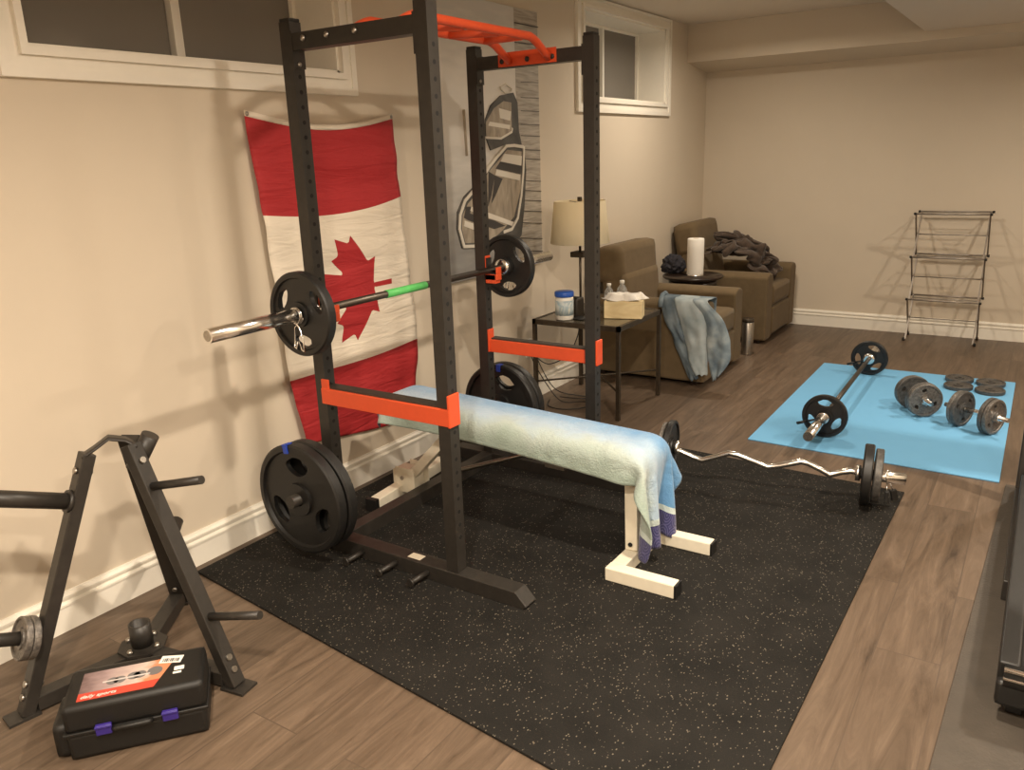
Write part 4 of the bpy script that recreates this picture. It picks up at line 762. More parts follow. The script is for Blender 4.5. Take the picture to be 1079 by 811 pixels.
for k, ft in feet.items():
    tp = tops[k]; out = (ft-TC).normalized(); side = Vector((-out.y, out.x, 0))
    fp = obj('foot_plate', B().box(ft+Vector((0, 0, .004))+out*.01, (.085, .066, .008), Matrix((out, side, Vector((0, 0, 1)))).transposed()), blk, tree)
    obj('base_rail', B().beam(TC+Vector((0, 0, .030))+out*.03, ft+Vector((0, 0, .030))-out*.03, .050, .044), blk, tree, bevel=.002)
    lg = obj('leg', B().beam(ft+Vector((0, 0, .006)), tp, .056 if k == 'c' else .048, .036, up=out), blk, tree, bevel=.003)
    d = (tp-ft).normalized(); nrm = (out-d*out.dot(d)).normalized()       # outward, square to the leg
    for f in (.07, .12, .93):
        pb = ft+d*(tp-ft).length*f
        obj('bolt', B().tube([pb+nrm*.017, pb+nrm*.026], .010, 8), steel, lg)
        obj('nut', B().tube([pb-nrm*.017, pb-nrm*.025], .009, 6), steel, lg)
    L = (tp-ft).length
    spec = {'a': [(.815, .024, .27), (.30, .0195, .24)], 'b': [(.825, .0125, .20), (.29, .0125, .20)], 'c': [(.88, .026, .085), (.35, .024, .12)]}[k]
    for f, r, ln in spec:
        p = ft+d*L*f+nrm*.016
        pd = (nrm+Vector((0, 0, -.16 if k == 'b' else 0))).normalized()
        if k == 'c' and f > .6: pd = Vector((.42, .42, 1)).normalized(); p = Vector((.425, 1.27, .640)); ln = .12
        pg = obj('plate_peg', B().tube([p, p+pd*ln], r, 20), blk, tree)
        if k == 'a': obj('peg_collar', B().tube([p, p+pd*.012], r*1.35, 20), blk, pg)
# two small plates on the low peg of the near-left leg
ft, tp = feet['a'], tops['a']; out = (ft-TC).normalized(); d = (tp-ft).normalized(); nrm = (out-d*out.dot(d)).normalized(); L = (tp-ft).length
for k, lb in ((0, 'small hammered grey plate against the leg on the low peg of the weight tree'), (1, 'small hammered grey plate outermost on the low peg of the weight tree')):
    p = ft+d*L*.30+nrm*(.016+.022+k*.021)
    q = Vector((0, 1, 0)).rotation_difference(nrm)
    plate('small_plate', iron2, lb, 'weight plate', Matrix.Translation(p) @ q.to_matrix().to_4x4(), R=.062, bore=.0205, t=.019, hub=.5, lip=.86, holes=0)

# ================================================================== DUMBBELL CASE
cl, cr = Vector((.655, .828, 0)), Vector((.876, 1.100, 0))          # front edge on the floor
ex = (cr-cl).normalized(); ey = Vector((-ex.y, ex.x, 0)); Lc = (cr-cl).length; Dc = .185; Hc = .165
case = thing('dumbbell_case', 'black plastic dumbbell case with a red and white picture label and purple latches', 'case', tuple((cl+cr)/2+ey*Dc/2), world=True)
case.location = (cl+cr)/2+ey*Dc/2; ORG[case.name] = Vector(case.location)
CM = Matrix((ex, ey, Vector((0, 0, 1)))).transposed()
def cp(x, y, z): return cl+ex*x+ey*y+Vector((0, 0, z))
obj('lower_shell', B().box(cp(Lc/2, Dc/2, .041), (Lc, Dc-.004, .080), CM, .014), casem, case)
obj('lid', B().box(cp(Lc/2, Dc/2, .124), (Lc+.004, Dc, .082), CM, .016).box(cp(Lc/2, Dc/2, .0835), (Lc+.012, Dc+.008, .010), CM, .003), casem, case)
obj('end_bumper', B().box(cp(-.012, Dc/2, .055), (.05, Dc*.8, .10), CM, .018), casem, case)
obj('carry_handle', B().tube([cp(Lc*.33, -.006, .085), cp(Lc*.36, -.016, .088), cp(Lc*.58, -.016, .088), cp(Lc*.61, -.006, .085)], .007, 10), casem, case)
for f in (.27, .74): 
    o = obj('latch', B().box(cp(Lc*f, -.007, .088), (.040, .012, .030), CM, .003).box(cp(Lc*f, -.012, .098), (.042, .008, .007), CM, .002), purple, case); o['label'] = 'purple latch'
def pic_mat():
    m, nt, b_ = tree_mat('picture_label'); L = nt.links.new
    tc = N(nt, 'ShaderNodeTexCoord'); sx = N(nt, 'ShaderNodeSeparateXYZ'); L(tc.outputs['UV'], sx.inputs[0])
    n = N(nt, 'ShaderNodeTexNoise'); n.inputs['Scale'].default_value = 7; n.inputs['Detail'].default_value = 3; L(tc.outputs['UV'], n.inputs['Vector'])
    a = N(nt, 'ShaderNodeMath', operation='MULTIPLY_ADD'); a.inputs[1].default_value = .35; L(n.outputs['Fac'], a.inputs[0]); L(sx.outputs['X'], a.inputs[2])
    c = ramp(nt, [(.15, (.13, .08, .08)), (.45, (.36, .26, .26)), (.85, (.62, .50, .44)), (1.0, (.62, .24, .12))], a.outputs[0])
    st = N(nt, 'ShaderNodeMath', operation='LESS_THAN'); st.inputs[1].default_value = .26; L(sx.outputs['Y'], st.inputs[0])
    mx = N(nt, 'ShaderNodeMix', data_type='RGBA'); L(st.outputs[0], mx.inputs[0]); L(c, mx.inputs[6]); mx.inputs[7].default_value = (.55, .06, .035, 1)
    L(mx.outputs[2], b_.inputs['Base Color']); b_.inputs['Roughness'].default_value = .35; return m
zt_ = .1655
def quad(b, pts, uvs=True):
    f = b.bm.faces.new([b.bm.verts.new(p) for p in pts]); f.material_index = b.mi
    if uvs:
        l = b.bm.loops.layers.uv.verify()
        for lo, uv in zip(f.loops, ((0, 0), (1, 0), (1, 1), (0, 1))): lo[l].uv = uv
b = B(); quad(b, [cp(.035, .022, zt_), cp(.225, .022, zt_), cp(.275, .150, zt_), cp(.035, .150, zt_)])
pl = obj('picture_label', b, pic_mat(), case, recalc=False, solid=.0006); pl['label'] = 'red and white printed label with dumbbell pictures'
gry = mat('print_grey', (.16, .15, .15), .4)
for (u, v, r) in ((.115, .088, .016), (.133, .088, .016), (.168, .094, .017), (.184, .094, .017), (.222, .098, .020)):
    obj('printed_plate', B().lathe([(r, 0), (r, .0005)], cp(u, v, zt_+.0004), 'z', 20), gry, pl)
obj('printed_bar', B().box(cp(.150, .090, zt_+.0006), (.12, .006, .0008), CM), mat('print_light', (.6, .55, .53), .4), pl)
tx = bpy.data.curves.new('label_text', 'FONT'); tx.body = 'daily sports'; tx.size = .019; tx.extrude = .0003; tx.shear = .3
to = bpy.data.objects.new('tmp_text', tx); COL.objects.link(to)
tme = bpy.data.meshes.new_from_object(to.evaluated_get(bpy.context.evaluated_depsgraph_get())); bpy.data.objects.remove(to)
tme.name = 'label_text'; tme.materials.clear(); tme.materials.append(paper)
to = bpy.data.objects.new('label_text', tme); COL.objects.link(to); to.parent = case
tm = CM.to_4x4(); tm.translation = cp(.042, .030, zt_+.0012)-ORG[case.name]; to.matrix_local = tm
obj('barcode_sticker', B().box(cp(.262, .138, zt_+.0012), (.060, .034, .0008), CM @ Matrix.Rotation(-.25, 3, 'Z')), paper, case)
for k in range(9): obj('barcode_line', B().box(cp(.262, .134, zt_+.0018)+(CM @ Matrix.Rotation(-.25, 3, 'Z')) @ Vector((-.022+k*.0052, 0, 0)), (.0018+.001*(k % 3), .016, .0004), CM @ Matrix.Rotation(-.25, 3, 'Z')), blkhole, case)
obj('small_sticker', B().box(cp(.286, .088, zt_+.0008), (.026, .018, .0008), CM).box(cp(.282, .068, zt_+.0008), (.022, .009, .0008), CM), paper, case)

# ================================================================== FLAG
def flag_p(u, v, off=0.):
    """u 0..1 across (left to right), v 0..1 down"""
    TL, TR_, BL, BR = (2.171, 1.740), (3.030, 1.740), (2.30, .32), (3.045, .215)
    ctl = [(0, 0), (.275, .27), (.77, .725), (1, 1)]
    # left and right edge curves measured from the top
    Lp = [(2.171, 1.703), (2.198, 1.317), (2.236, .622), (2.300, .315)]
    Rp = [(3.028, 1.706), (3.036, 1.342), (3.100, .628), (3.048, .215)]
    k = v*3; vs = (0, .25, .75, 1)
    for q in range(3):
        if v <= vs[q+1] or q == 2:
            t = (v-vs[q])/(vs[q+1]-vs[q]); break
    def cr(P):
        p0 = P[max(q-1, 0)]; p1 = P[q]; p2 = P[q+1]; p3 = P[min(q+2, 3)]
        return [p1[i]*(1-t)+p2[i]*t for i in (0, 1)]
    l, r = cr(Lp), cr(Rp)
    y = l[0]*(1-u)+r[0]*u; z = l[1]*(1-u)+r[1]*u
    sag = math.sin(PI*u)**1.0*.052*max(0, 1-v*1.1)
    z -= sag
    z += -.012*math.sin(PI*u)*(v > .5)*(v-.5)
    x = .008+.006*math.sin(9*u+2*v)+.006*math.sin(PI*u)*(math.sin(22*v+3*u)+.6*math.sin(47*v-5*u))*(.4+.6*math.exp(-((v-.2)/.2)**2))
    x += .012*math.sin(PI*v)
    e = noise.noise(Vector((u*2.2, v*14, 1.3)))*.010
    return Vector((max(.003, x+.010+e)+off, y, z))
flag = thing('hanging_flag', 'red and white Canadian maple leaf flag hung vertically on the left wall', 'flag', (.0, 2.60, .22))
b = B(); nv_ = 120; nu_ = 30
b.grid(lambda u, v: flag_p(u, v), nu_, nv_)
o = obj('flag_cloth', b, [flagred, flagwhite], flag, recalc=False)
for i, p in enumerate(o.data.polygons):
    j = i % nv_; v = (j+.5)/nv_; p.material_index = 1 if .25 < v < .75 else 0
k = o.modifiers.new('s', 'SOLIDIFY'); k.thickness = .0012
b = B(); b.grid(lambda u, v: flag_p(u, 0)+Vector((.002, 0, .0+.022*(1-v)-.008)), 30, 2)
hd = obj('header_band', b, flagwhite, flag, recalc=False, solid=.002)
for u in (.012, .988):
    p = flag_p(u, 0); obj('grommet', B().lathe([(.004, 0), (.004, .003), (.008, .003), (.008, 0)], (p.x+.003, p.y, p.z+.002), 'x', 14), steel, hd)
half = [(-95, 2030), (-85, 1167), (-70, 1095), (-156, 1069), (-1015, 1220), (-899, 900), (-919, 827), (-1860, 65), (-1648, -34), (-1614, -113), (-1800, -685), (-1258, -570), (-1185, -608), (-1080, -855), (-657, -401), (-570, -400), (-546, -458), (-750, -1510), (-423, -1321), (-332, -1348), (0, -2000)]
full = half+[(-x, y) for x, y in half[-2::-1]]
def inside(px, py, P):
    c = False; n = len(P)
    for i in range(n):
        x1, y1 = P[i]; x2, y2 = P[i-1]
        if (y1 > py) != (y2 > py) and px < (x2-x1)*(py-y1)/(y2-y1)+x1: c = not c
    return c
# leaf outline triangulated, then cut finely so that it follows the cloth
bml = bmesh.new(); vs = [bml.verts.new((x, y, 0)) for x, y in full]; bml.faces.new(vs)
for axis in (0, 1):
    for k in range(-19, 20):
        co = Vector((0, 0, 0)); co[axis] = k*100+7; no = Vector((0, 0, 0)); no[axis] = 1
        bmesh.ops.bisect_plane(bml, geom=bml.verts[:]+bml.edges[:]+bml.faces[:], plane_co=co, plane_no=no)
bmesh.ops.triangulate(bml, faces=bml.faces)
for v in bml.verts:
    # hung turned: leaf up points to the left of the flag (towards -y)
    Y = 2.925+(v.co.y-2030)*1.30e-4; Z = .951+(-v.co.x)*1.30e-4*1.0-.03*(2.925-Y)*0
    # find u, v of that wall point
    vv = .25+(1.33-Z)/(1.33-.625)*.5
    for _ in range(6):
        p0 = flag_p(0, vv); p1 = flag_p(1, vv); uu = (Y-p0.y)/(p1.y-p0.y); uu = min(1, max(0, uu))
        e = flag_p(uu, vv).z-Z; vv += e/1.41
    v.co = flag_p(uu, vv, .0018)
for f in bml.faces: f.smooth = True
bl = B(); bl.bm = bml
lf = obj('maple_leaf', bl, flagred, flag, recalc=True)

# ================================================================== CANOE PICTURE
AY0, AY1, AZ0, AZ1, AX = 3.385, 4.328, .868, 2.30, .035
def art_mat(name, stops, scale, stretch=(1, 1, 1), dist=.6):
    m, nt, b_ = tree_mat(name); L = nt.links.new
    tc = N(nt, 'ShaderNodeTexCoord'); mp = N(nt, 'ShaderNodeMapping'); mp.inputs['Scale'].default_value = stretch
    L(tc.outputs['Object'], mp.inputs['Vector'])
    n = N(nt, 'ShaderNodeTexNoise'); n.inputs['Scale'].default_value = scale; n.inputs['Detail'].default_value = 5; n.inputs['Distortion'].default_value = dist
    L(mp.outputs['Vector'], n.inputs['Vector'])
    L(ramp(nt, stops, n.outputs['Fac']), b_.inputs['Base Color']); b_.inputs['Roughness'].default_value = .6; return m
def water_mat():
    m, nt, b_ = tree_mat('painted_water'); L = nt.links.new
    tc = N(nt, 'ShaderNodeTexCoord'); sx = N(nt, 'ShaderNodeSeparateXYZ'); L(tc.outputs['Object'], sx.inputs[0])
    mp = N(nt, 'ShaderNodeMapping'); mp.inputs['Scale'].default_value = (1, 1.2, 5); L(tc.outputs['Object'], mp.inputs['Vector'])
    n = N(nt, 'ShaderNodeTexNoise'); n.inputs['Scale'].default_value = 3.5; n.inputs['Detail'].default_value = 5; L(mp.outputs['Vector'], n.inputs['Vector'])
    a = N(nt, 'ShaderNodeMath', operation='MULTIPLY_ADD'); a.inputs[1].default_value = .45; L(n.outputs['Fac'], a.inputs[0]); L(sx.outputs['Z'], a.inputs[2])
    mr = N(nt, 'ShaderNodeMapRange'); mr.inputs['From Min'].default_value = 0.1; mr.inputs['From Max'].default_value = 1.6; L(a.outputs[0], mr.inputs['Value'])
    L(ramp(nt, [(0, (.17, .165, .16)), (.30, (.38, .37, .35)), (.55, (.72, .69, .64)), (.8, (.78, .74, .68)), (1, (.58, .56, .53))], mr.outputs[0]), b_.inputs['Base Color'])
    b_.inputs['Roughness'].default_value = .6; return m
art = thing('canoe_picture', 'large unframed grey picture of moored canoes beside a plank dock on the wall', 'picture', (0, (AY0+AY1)/2, AZ0))
obj('canvas', B().bb(.004, AX, AY0, AY1, AZ0, AZ1), water_mat(), art, bevel=.002)
dockm = art_mat('painted_dock', [(.3, (.28, .25, .21)), (.6, (.46, .42, .36)), (.8, (.56, .51, .44))], 6, (1, 1, 12))
hullm = art_mat('painted_hull', [(.3, (.045, .043, .04)), (.7, (.12, .115, .105))], 8)
inm = art_mat('painted_inside', [(.3, (.24, .20, .155)), (.6, (.42, .36, .28)), (.8, (.55, .48, .39))], 7, (1, 3, 1))
rimm = mat('painted_rim', (.74, .69, .60), .6); darkp = mat('painted_shadow', (.05, .045, .042), .6)
def apx(px, py):   # reference points were read as pixels on the wall plane, kept here as wall coordinates
    return px, py
LAY = [0]
def painted(name, poly, m, parent=art):
    LAY[0] += 1; x = AX+.0004*LAY[0]
    b = B(); b.prism(poly, 'yz', AX-.001, x); return obj(name, b, m, parent)
def stroke(name, pts, w_, m, parent=art):
    LAY[0] += 1; x = AX+.0004*LAY[0]; b = B()
    for p, q in zip(pts, pts[1:]):
        d = Vector((0, q[0]-p[0], q[1]-p[1])); n_ = Vector((0, -d.z, d.y)).normalized()*w_/2; e = d.normalized()*w_*.25
        P = [Vector((0, *p))-e+n_, Vector((0, *q))+e+n_, Vector((0, *q))+e-n_, Vector((0, *p))-e-n_]
        x += .00007; b.prism([(v.y, v.z) for v in P], 'yz', AX-.001, x)
    return obj(name, b, m, parent)
dk = painted('painted_dock', [(4.078, 2.298), (4.327, 2.298), (4.327, 0.869), (4.045, 0.869), (4.094, 1.222), (4.141, 1.412), (4.087, 1.648), (4.078, 1.846)], dockm)
for sa, sb_ in [[(4.132, 1.913), (4.326, 1.919)], [(4.127, 1.830), (4.326, 1.833)], [(4.124, 1.758), (4.326, 1.758)], [(4.119, 1.684), (4.326, 1.682)], [(4.116, 1.622), (4.326, 1.617)], [(4.112, 1.544), (4.326, 1.537)], [(4.109, 1.494), (4.326, 1.484)], [(4.102, 1.371), (4.326, 1.356)], [(4.099, 1.315), (4.326, 1.298)], [(4.096, 1.259), (4.326, 1.240)], [(4.093, 1.197), (4.326, 1.176)], [(4.089, 1.129), (4.326, 1.105)], [(4.084, 1.039), (4.326, 1.012)], [(4.080, 0.965), (4.326, 0.935)], [(4.08, 2.02), (4.326, 2.02)], [(4.08, 2.12), (4.326, 2.125)], [(4.08, 2.22), (4.326, 2.22)]]:
    stroke('dock_seam', [sa, sb_], .0035, darkp, dk)
painted('dock_shadow', [(4.137, 1.563), (4.155, 1.428), (4.125, 1.220), (4.085, 1.059), (4.005, 1.001), (3.970, 1.070), (4.058, 1.127), (4.098, 1.286), (4.118, 1.429)], hullm)
c2 = painted('painted_canoe', [(3.759, 1.705), (3.813, 1.778), (3.912, 1.832), (4.041, 1.852), (4.081, 1.801), (4.087, 1.648), (4.113, 1.571), (3.937, 1.572), (3.796, 1.544), (3.753, 1.618)], hullm); c2['label'] = 'smaller dark canoe behind'
painted('canoe_inside', [(3.758, 1.690), (3.839, 1.764), (3.938, 1.804), (4.014, 1.799), (4.012, 1.663), (3.983, 1.625), (3.828, 1.603), (3.753, 1.611)], inm, c2)
painted('canoe_seat', [(3.888, 1.766), (4.011, 1.751), (3.997, 1.701), (3.896, 1.714)], rimm, c2)
painted('canoe_thwart', [(3.793, 1.694), (3.995, 1.678), (3.988, 1.656), (3.778, 1.673)], rimm, c2)
stroke('canoe_rim', [(3.753, 1.611), (3.897, 1.606), (4.010, 1.641), (4.017, 1.660)], .012, rimm, c2)
stroke('mooring_swirl', [(3.915, 1.876), (3.972, 1.893), (4.027, 1.874), (4.018, 1.856), (3.955, 1.849), (3.922, 1.865), (3.915, 1.876)], .007, rimm, c2)
c1 = painted('painted_canoe', [(3.749, 1.444), (3.834, 1.499), (3.937, 1.565), (4.024, 1.575), (4.137, 1.563), (4.142, 1.428), (4.104, 1.237), (4.062, 1.094), (3.962, 1.039), (3.787, 1.017), (3.491, 1.045), (3.455, 1.150), (3.467, 1.236), (3.531, 1.312), (3.623, 1.358)], hullm); c1['label'] = 'large open canoe in front'
painted('canoe_inside', [(3.761, 1.433), (3.852, 1.483), (3.953, 1.545), (4.105, 1.533), (4.081, 1.319), (4.006, 1.172), (3.878, 1.103), (3.748, 1.053), (3.518, 1.069), (3.492, 1.146), (3.505, 1.219), (3.560, 1.276), (3.674, 1.340)], inm, c1)
painted('inside_shadow', [(3.880, 1.483), (4.095, 1.454), (4.089, 1.406), (3.830, 1.446)], darkp, c1)
painted('inside_shadow', [(3.822, 1.409), (3.897, 1.390), (3.821, 1.302), (3.776, 1.259)], darkp, c1)
painted('inside_shadow', [(3.761, 1.433), (3.822, 1.409), (3.779, 1.305), (3.742, 1.246)], darkp, c1)
painted('inside_shadow', [(3.539, 1.260), (3.584, 1.257), (3.571, 1.221), (3.797, 1.165), (3.909, 1.127), (3.794, 1.119), (3.558, 1.185), (3.514, 1.203)], darkp, c1)
painted('canoe_bench', [(3.920, 1.524), (4.104, 1.508), (4.095, 1.454), (3.880, 1.483)], rimm, c1)
painted('canoe_bench', [(3.836, 1.441), (4.080, 1.403), (4.072, 1.371), (3.823, 1.412)], rimm, c1)
painted('canoe_bench', [(3.584, 1.257), (3.745, 1.212), (3.992, 1.141), (3.973, 1.121), (3.738, 1.185), (3.572, 1.236)], rimm, c1)
painted('canoe_bench', [(3.520, 1.188), (3.739, 1.124), (3.723, 1.094), (3.510, 1.159)], rimm, c1)
stroke('canoe_rim', [(3.757, 1.449), (3.849, 1.510), (3.945, 1.565), (4.029, 1.567), (4.122, 1.558)], .017, rimm, c1)
stroke('canoe_rim', [(4.128, 1.558), (4.115, 1.429), (4.085, 1.287), (4.039, 1.161), (3.972, 1.102), (3.892, 1.094)], .017, rimm, c1)
stroke('canoe_rim', [(3.757, 1.449), (3.617, 1.343), (3.529, 1.290), (3.481, 1.220), (3.469, 1.148), (3.502, 1.053), (3.760, 1.031)], .017, rimm, c1)
stroke('painted_post', [(3.562, 1.750), (3.570, 1.519)], .0022, inm)

# ================================================================== SIDE TABLE, LAMP AND SMALL THINGS
TX0, TX1, TY0, TY1, TZ = .115, .695, 4.06, 4.66, .56
tb = thing('side_table', 'square bronze metal side table with a dark glass top beside the wall', 'table', ((TX0+TX1)/2, (TY0+TY1)/2, 0))
gl = mat('dark_table_glass', (.10, .085, .06), .08, spec=.8)
obj('tabletop', B().bb(TX0+.01, TX1-.01, TY0+.01, TY1-.01, TZ-.012, TZ-.002), gl, tb)
b = B()
for a in ((TX0, TX1, TY0, TY0+.022), (TX0, TX1, TY1-.022, TY1), (TX0, TX0+.022, TY0, TY1), (TX1-.022, TX1, TY0, TY1)): b.bb(*a, TZ-.030, TZ)
obj('top_frame', b, bronze, tb)
for x in (TX0+.011, TX1-.011):
    for y in (TY0+.011, TY1-.011): obj('leg', B().beam((x, y, 0), (x, y, TZ-.03), .022, .022, up=(0, 1, 0)), bronze, tb)
obj('cross_stretcher', B().tube([(TX0+.02, TY0+.02, .17), (TX1-.02, TY1-.02, .17)], .006, 8), bronze, tb)
obj('cross_stretcher', B().tube([(TX1-.02, TY0+.02, .17), ((TX0+TX1)/2, (TY0+TY1)/2, .183), (TX0+.02, TY1-.02, .17)], .006, 8), bronze, tb)
lx, ly = .285, 4.36
lamp = thing('table_lamp', 'unlit table lamp with a cream drum shade and thin dark stem on the side table', 'lamp', (lx, ly, TZ))
obj('base', B().lathe([(.0, TZ), (.068, TZ), (.068, TZ+.010), (.060, TZ+.016), (.012, TZ+.020)], (lx, ly, 0), 'z', 32), bronze, lamp)
obj('stem', B().tube([(lx, ly, TZ+.016), (lx, ly, .985)], .0075, 12), bronze, lamp)
obj('stem_block', B().bb(lx-.045, lx+.045, ly-.045, ly+.045, .905, .938, .004), bronze, lamp)
def shade_mat():
    m, nt, b_ = tree_mat('lamp_shade_linen'); b_.inputs['Base Color'].default_value = (.90, .82, .62, 1); b_.inputs['Roughness'].default_value = .9
    L = nt.links.new; t = N(nt, 'ShaderNodeBsdfTranslucent'); t.inputs[0].default_value = (.92, .80, .52, 1)
    mx = N(nt, 'ShaderNodeMixShader'); mx.inputs[0].default_value = .35; L(b_.outputs[0], mx.inputs[1]); L(t.outputs[0], mx.inputs[2]); L(mx.outputs[0], nt.nodes['Material Output'].inputs[0]); return m
obj('lamp_shade', B().lathe([(.178, .990), (.180, .992), (.155, 1.238), (.153, 1.240), (.151, 1.238), (.176, .990), (.178, .990)], (lx, ly, 0), 'z', 48), shade_mat(), lamp)
b = B()
for k in range(3):
    a = k*2*PI/3+.4; b.tube([(lx, ly, 1.228), (lx+.153*math.cos(a), ly+.153*math.sin(a), 1.232)], .002, 6)
obj('shade_spider', b.tube([(lx, ly, .98), (lx, ly, 1.23)], .003, 8), bronze, lamp)
obj('finial', B().bb(lx-.011, lx+.011, ly-.011, ly+.011, 1.236, 1.262, .003), bronze, lamp)
# tub
tx_, ty_ = .292, 4.145
tub = thing('wipes_tub', 'white plastic tub with a blue lid on the side table', 'tub', (tx_, ty_, TZ))
obj('body', B().lathe([(.0, 0), (.050, 0), (.054, .006), (.054, .132), (.050, .138)], (tx_, ty_, TZ), 'z', 36), white, tub)
lid = obj('lid', B().lathe([(.053, .138), (.057, .138), (.058, .142), (.058, .162), (.054, .168), (0, .169)], (tx_, ty_, TZ), 'z', 36), mat('blue_lid', (.02, .10, .48), .35), tub); lid['label'] = 'blue lid'
obj('printed_band', B().lathe([(.0545, .028), (.0549, .028), (.0549, .116), (.0545, .116)], (tx_, ty_, TZ), 'z', 36), art_mat('tub_print', [(.42, (.60, .66, .66)), (.52, (.30, .42, .50)), (.6, (.70, .72, .66))], 14), tub)
# little black disc by the tub
single('charging_puck', B().lathe([(0, 0), (.036, 0), (.040, .003), (.040, .010), (.036, .013), (0, .013)], (0, 0, 0), 'z', 30), blkrub, 'small round black disc on the side table beside the white tub', 'disc').location = (.385, 4.175, TZ)
# dark box behind the tub
bx = single('small_speaker', B().bb(-.045, .045, -.045, .045, 0, .115, .010), mat('dark_box', (.022, .016, .011), .5), 'small dark brown box standing between the tub and the lamp stem', 'box'); bx.location = (.305, 4.243, TZ+.0002)
obj('top_slot', B().bb(-.030, .030, -.030, .030, .115, .1165), blkhole, bx)
# tissue box
tbx = thing('tissue_box', 'light wooden tissue box with white tissues on the side table corner', 'box', (.590, 4.345, TZ))
tbm = art_mat('pale_wood', [(.4, (.70, .56, .31)), (.55, (.78, .65, .39))], 3, (1, 1, 5), 2.0)
M = Matrix.Rotation(.30, 3, 'Z'); c0 = Vector((.590, 4.345, TZ))
obj('body', B().box(c0+Vector((0, 0, .052)), (.225, .125, .104), M, .003), tbm, tbx)
b = B()
def tis(u, v):
    a = 2*PI*u; r = .012+.075*v**.8; k = 1+.3*math.sin(5*a)*v
    n_ = noise.noise(Vector((math.cos(a)*2, math.sin(a)*2, v*4)))
    p = M @ Vector((r*1.35*k*math.cos(a), r*.75*k*math.sin(a), 0)); return c0+p+Vector((0, 0, .104+.034*math.sin(PI*min(1, v*1.05))+.020*n_*v+.004))
b.grid(tis, 40, 10); obj('tissues', b, paper, tbx, solid=.001)
# bottles
def bottle(label_, loc, sc=1.):
    t = thing('water_bottle', label_, 'bottle', world=False)
    pl_ = mat('clear_plastic', (.75, .74, .70), .08, trans=.75, spec=.6)
    obj('body', B().lathe([(0, 0), (.028, 0), (.031, .006), (.031, .05), (.029, .055), (.031, .062), (.031, .115), (.026, .140), (.013, .158), (.012, .170)], (0, 0, 0), 'z', 26), pl_, t)
    obj('cap', B().lathe([(.0145, .166), (.0145, .182), (.013, .184), (0, .184)], (0, 0, 0), 'z', 20), white, t)
    obj('label_band', B().lathe([(.0315, .066), (.0315, .104)], (0, 0, 0), 'z', 26), mat('bottle_band', (.55, .58, .62), .4), t)
    t.location = loc; t.scale = (sc,)*3; return t
bottle('clear water bottle with a white cap behind the tissue box, the taller right one', (.500, 4.500, TZ), 1.05)
bottle('clear water bottle with a white cap beside the dark post, left of the other bottle', (.418, 4.485, TZ), .93)
# cables on the floor under the table
def cable(pts, label_, r=.0032):
    P = [Vector(p) for p in pts]; out = []
    for i in range(len(P)-1):
        p0 = P[max(i-1, 0)]; p1 = P[i]; p2 = P[i+1]; p3 = P[min(i+2, len(P)-1)]
        for k in range(6):
            t = k/6; out.append(.5*((2*p1)+(-p0+p2)*t+(2*p0-5*p1+4*p2-p3)*t*t+(-p0+3*p1-3*p2+p3)*t**3))
    out.append(P[-1])
    single('power_cable', B().tube(out, r, 8), blkrub, label_, 'cable', org=tuple(P[0]))
cable([(.02, 4.16, .36), (.05, 4.17, .26), (.13, 4.19, .12), (.22, 4.22, .012), (.34, 4.30, .005), (.40, 4.20, .005), (.30, 4.10, .005), (.18, 4.12, .005), (.12, 4.24, .006)], 'black cable looping from the wall outlet to the floor under the side table')
cable([(.02, 4.22, .36), (.04, 4.26, .22), (.12, 4.32, .05), (.26, 4.40, .005), (.36, 4.42, .005), (.30, 4.33, .012), (.16, 4.30, .012)], 'black cable lying in a loop near the wall behind the side table')
cable([(.27, 4.37, TZ-.03), (.27, 4.36, .44), (.25, 4.34, .36), (.20, 4.35, .28), (.08, 4.30, .22), (.03, 4.20, .30)], 'lamp cable hanging below the side table top')
t = thing('wall_outlet', 'white wall outlet behind the side table with cables plugged in', 'outlet', (0, 4.19, .34))
obj('cover_plate', B().bb(0, .006, 4.155, 4.225, .285, .40), white, t, bevel=.002)
for z in (.318, .365): obj('plug', B().bb(.006, .026, 4.175, 4.205, z-.014, z+.014), blkrub, t, bevel=.004)

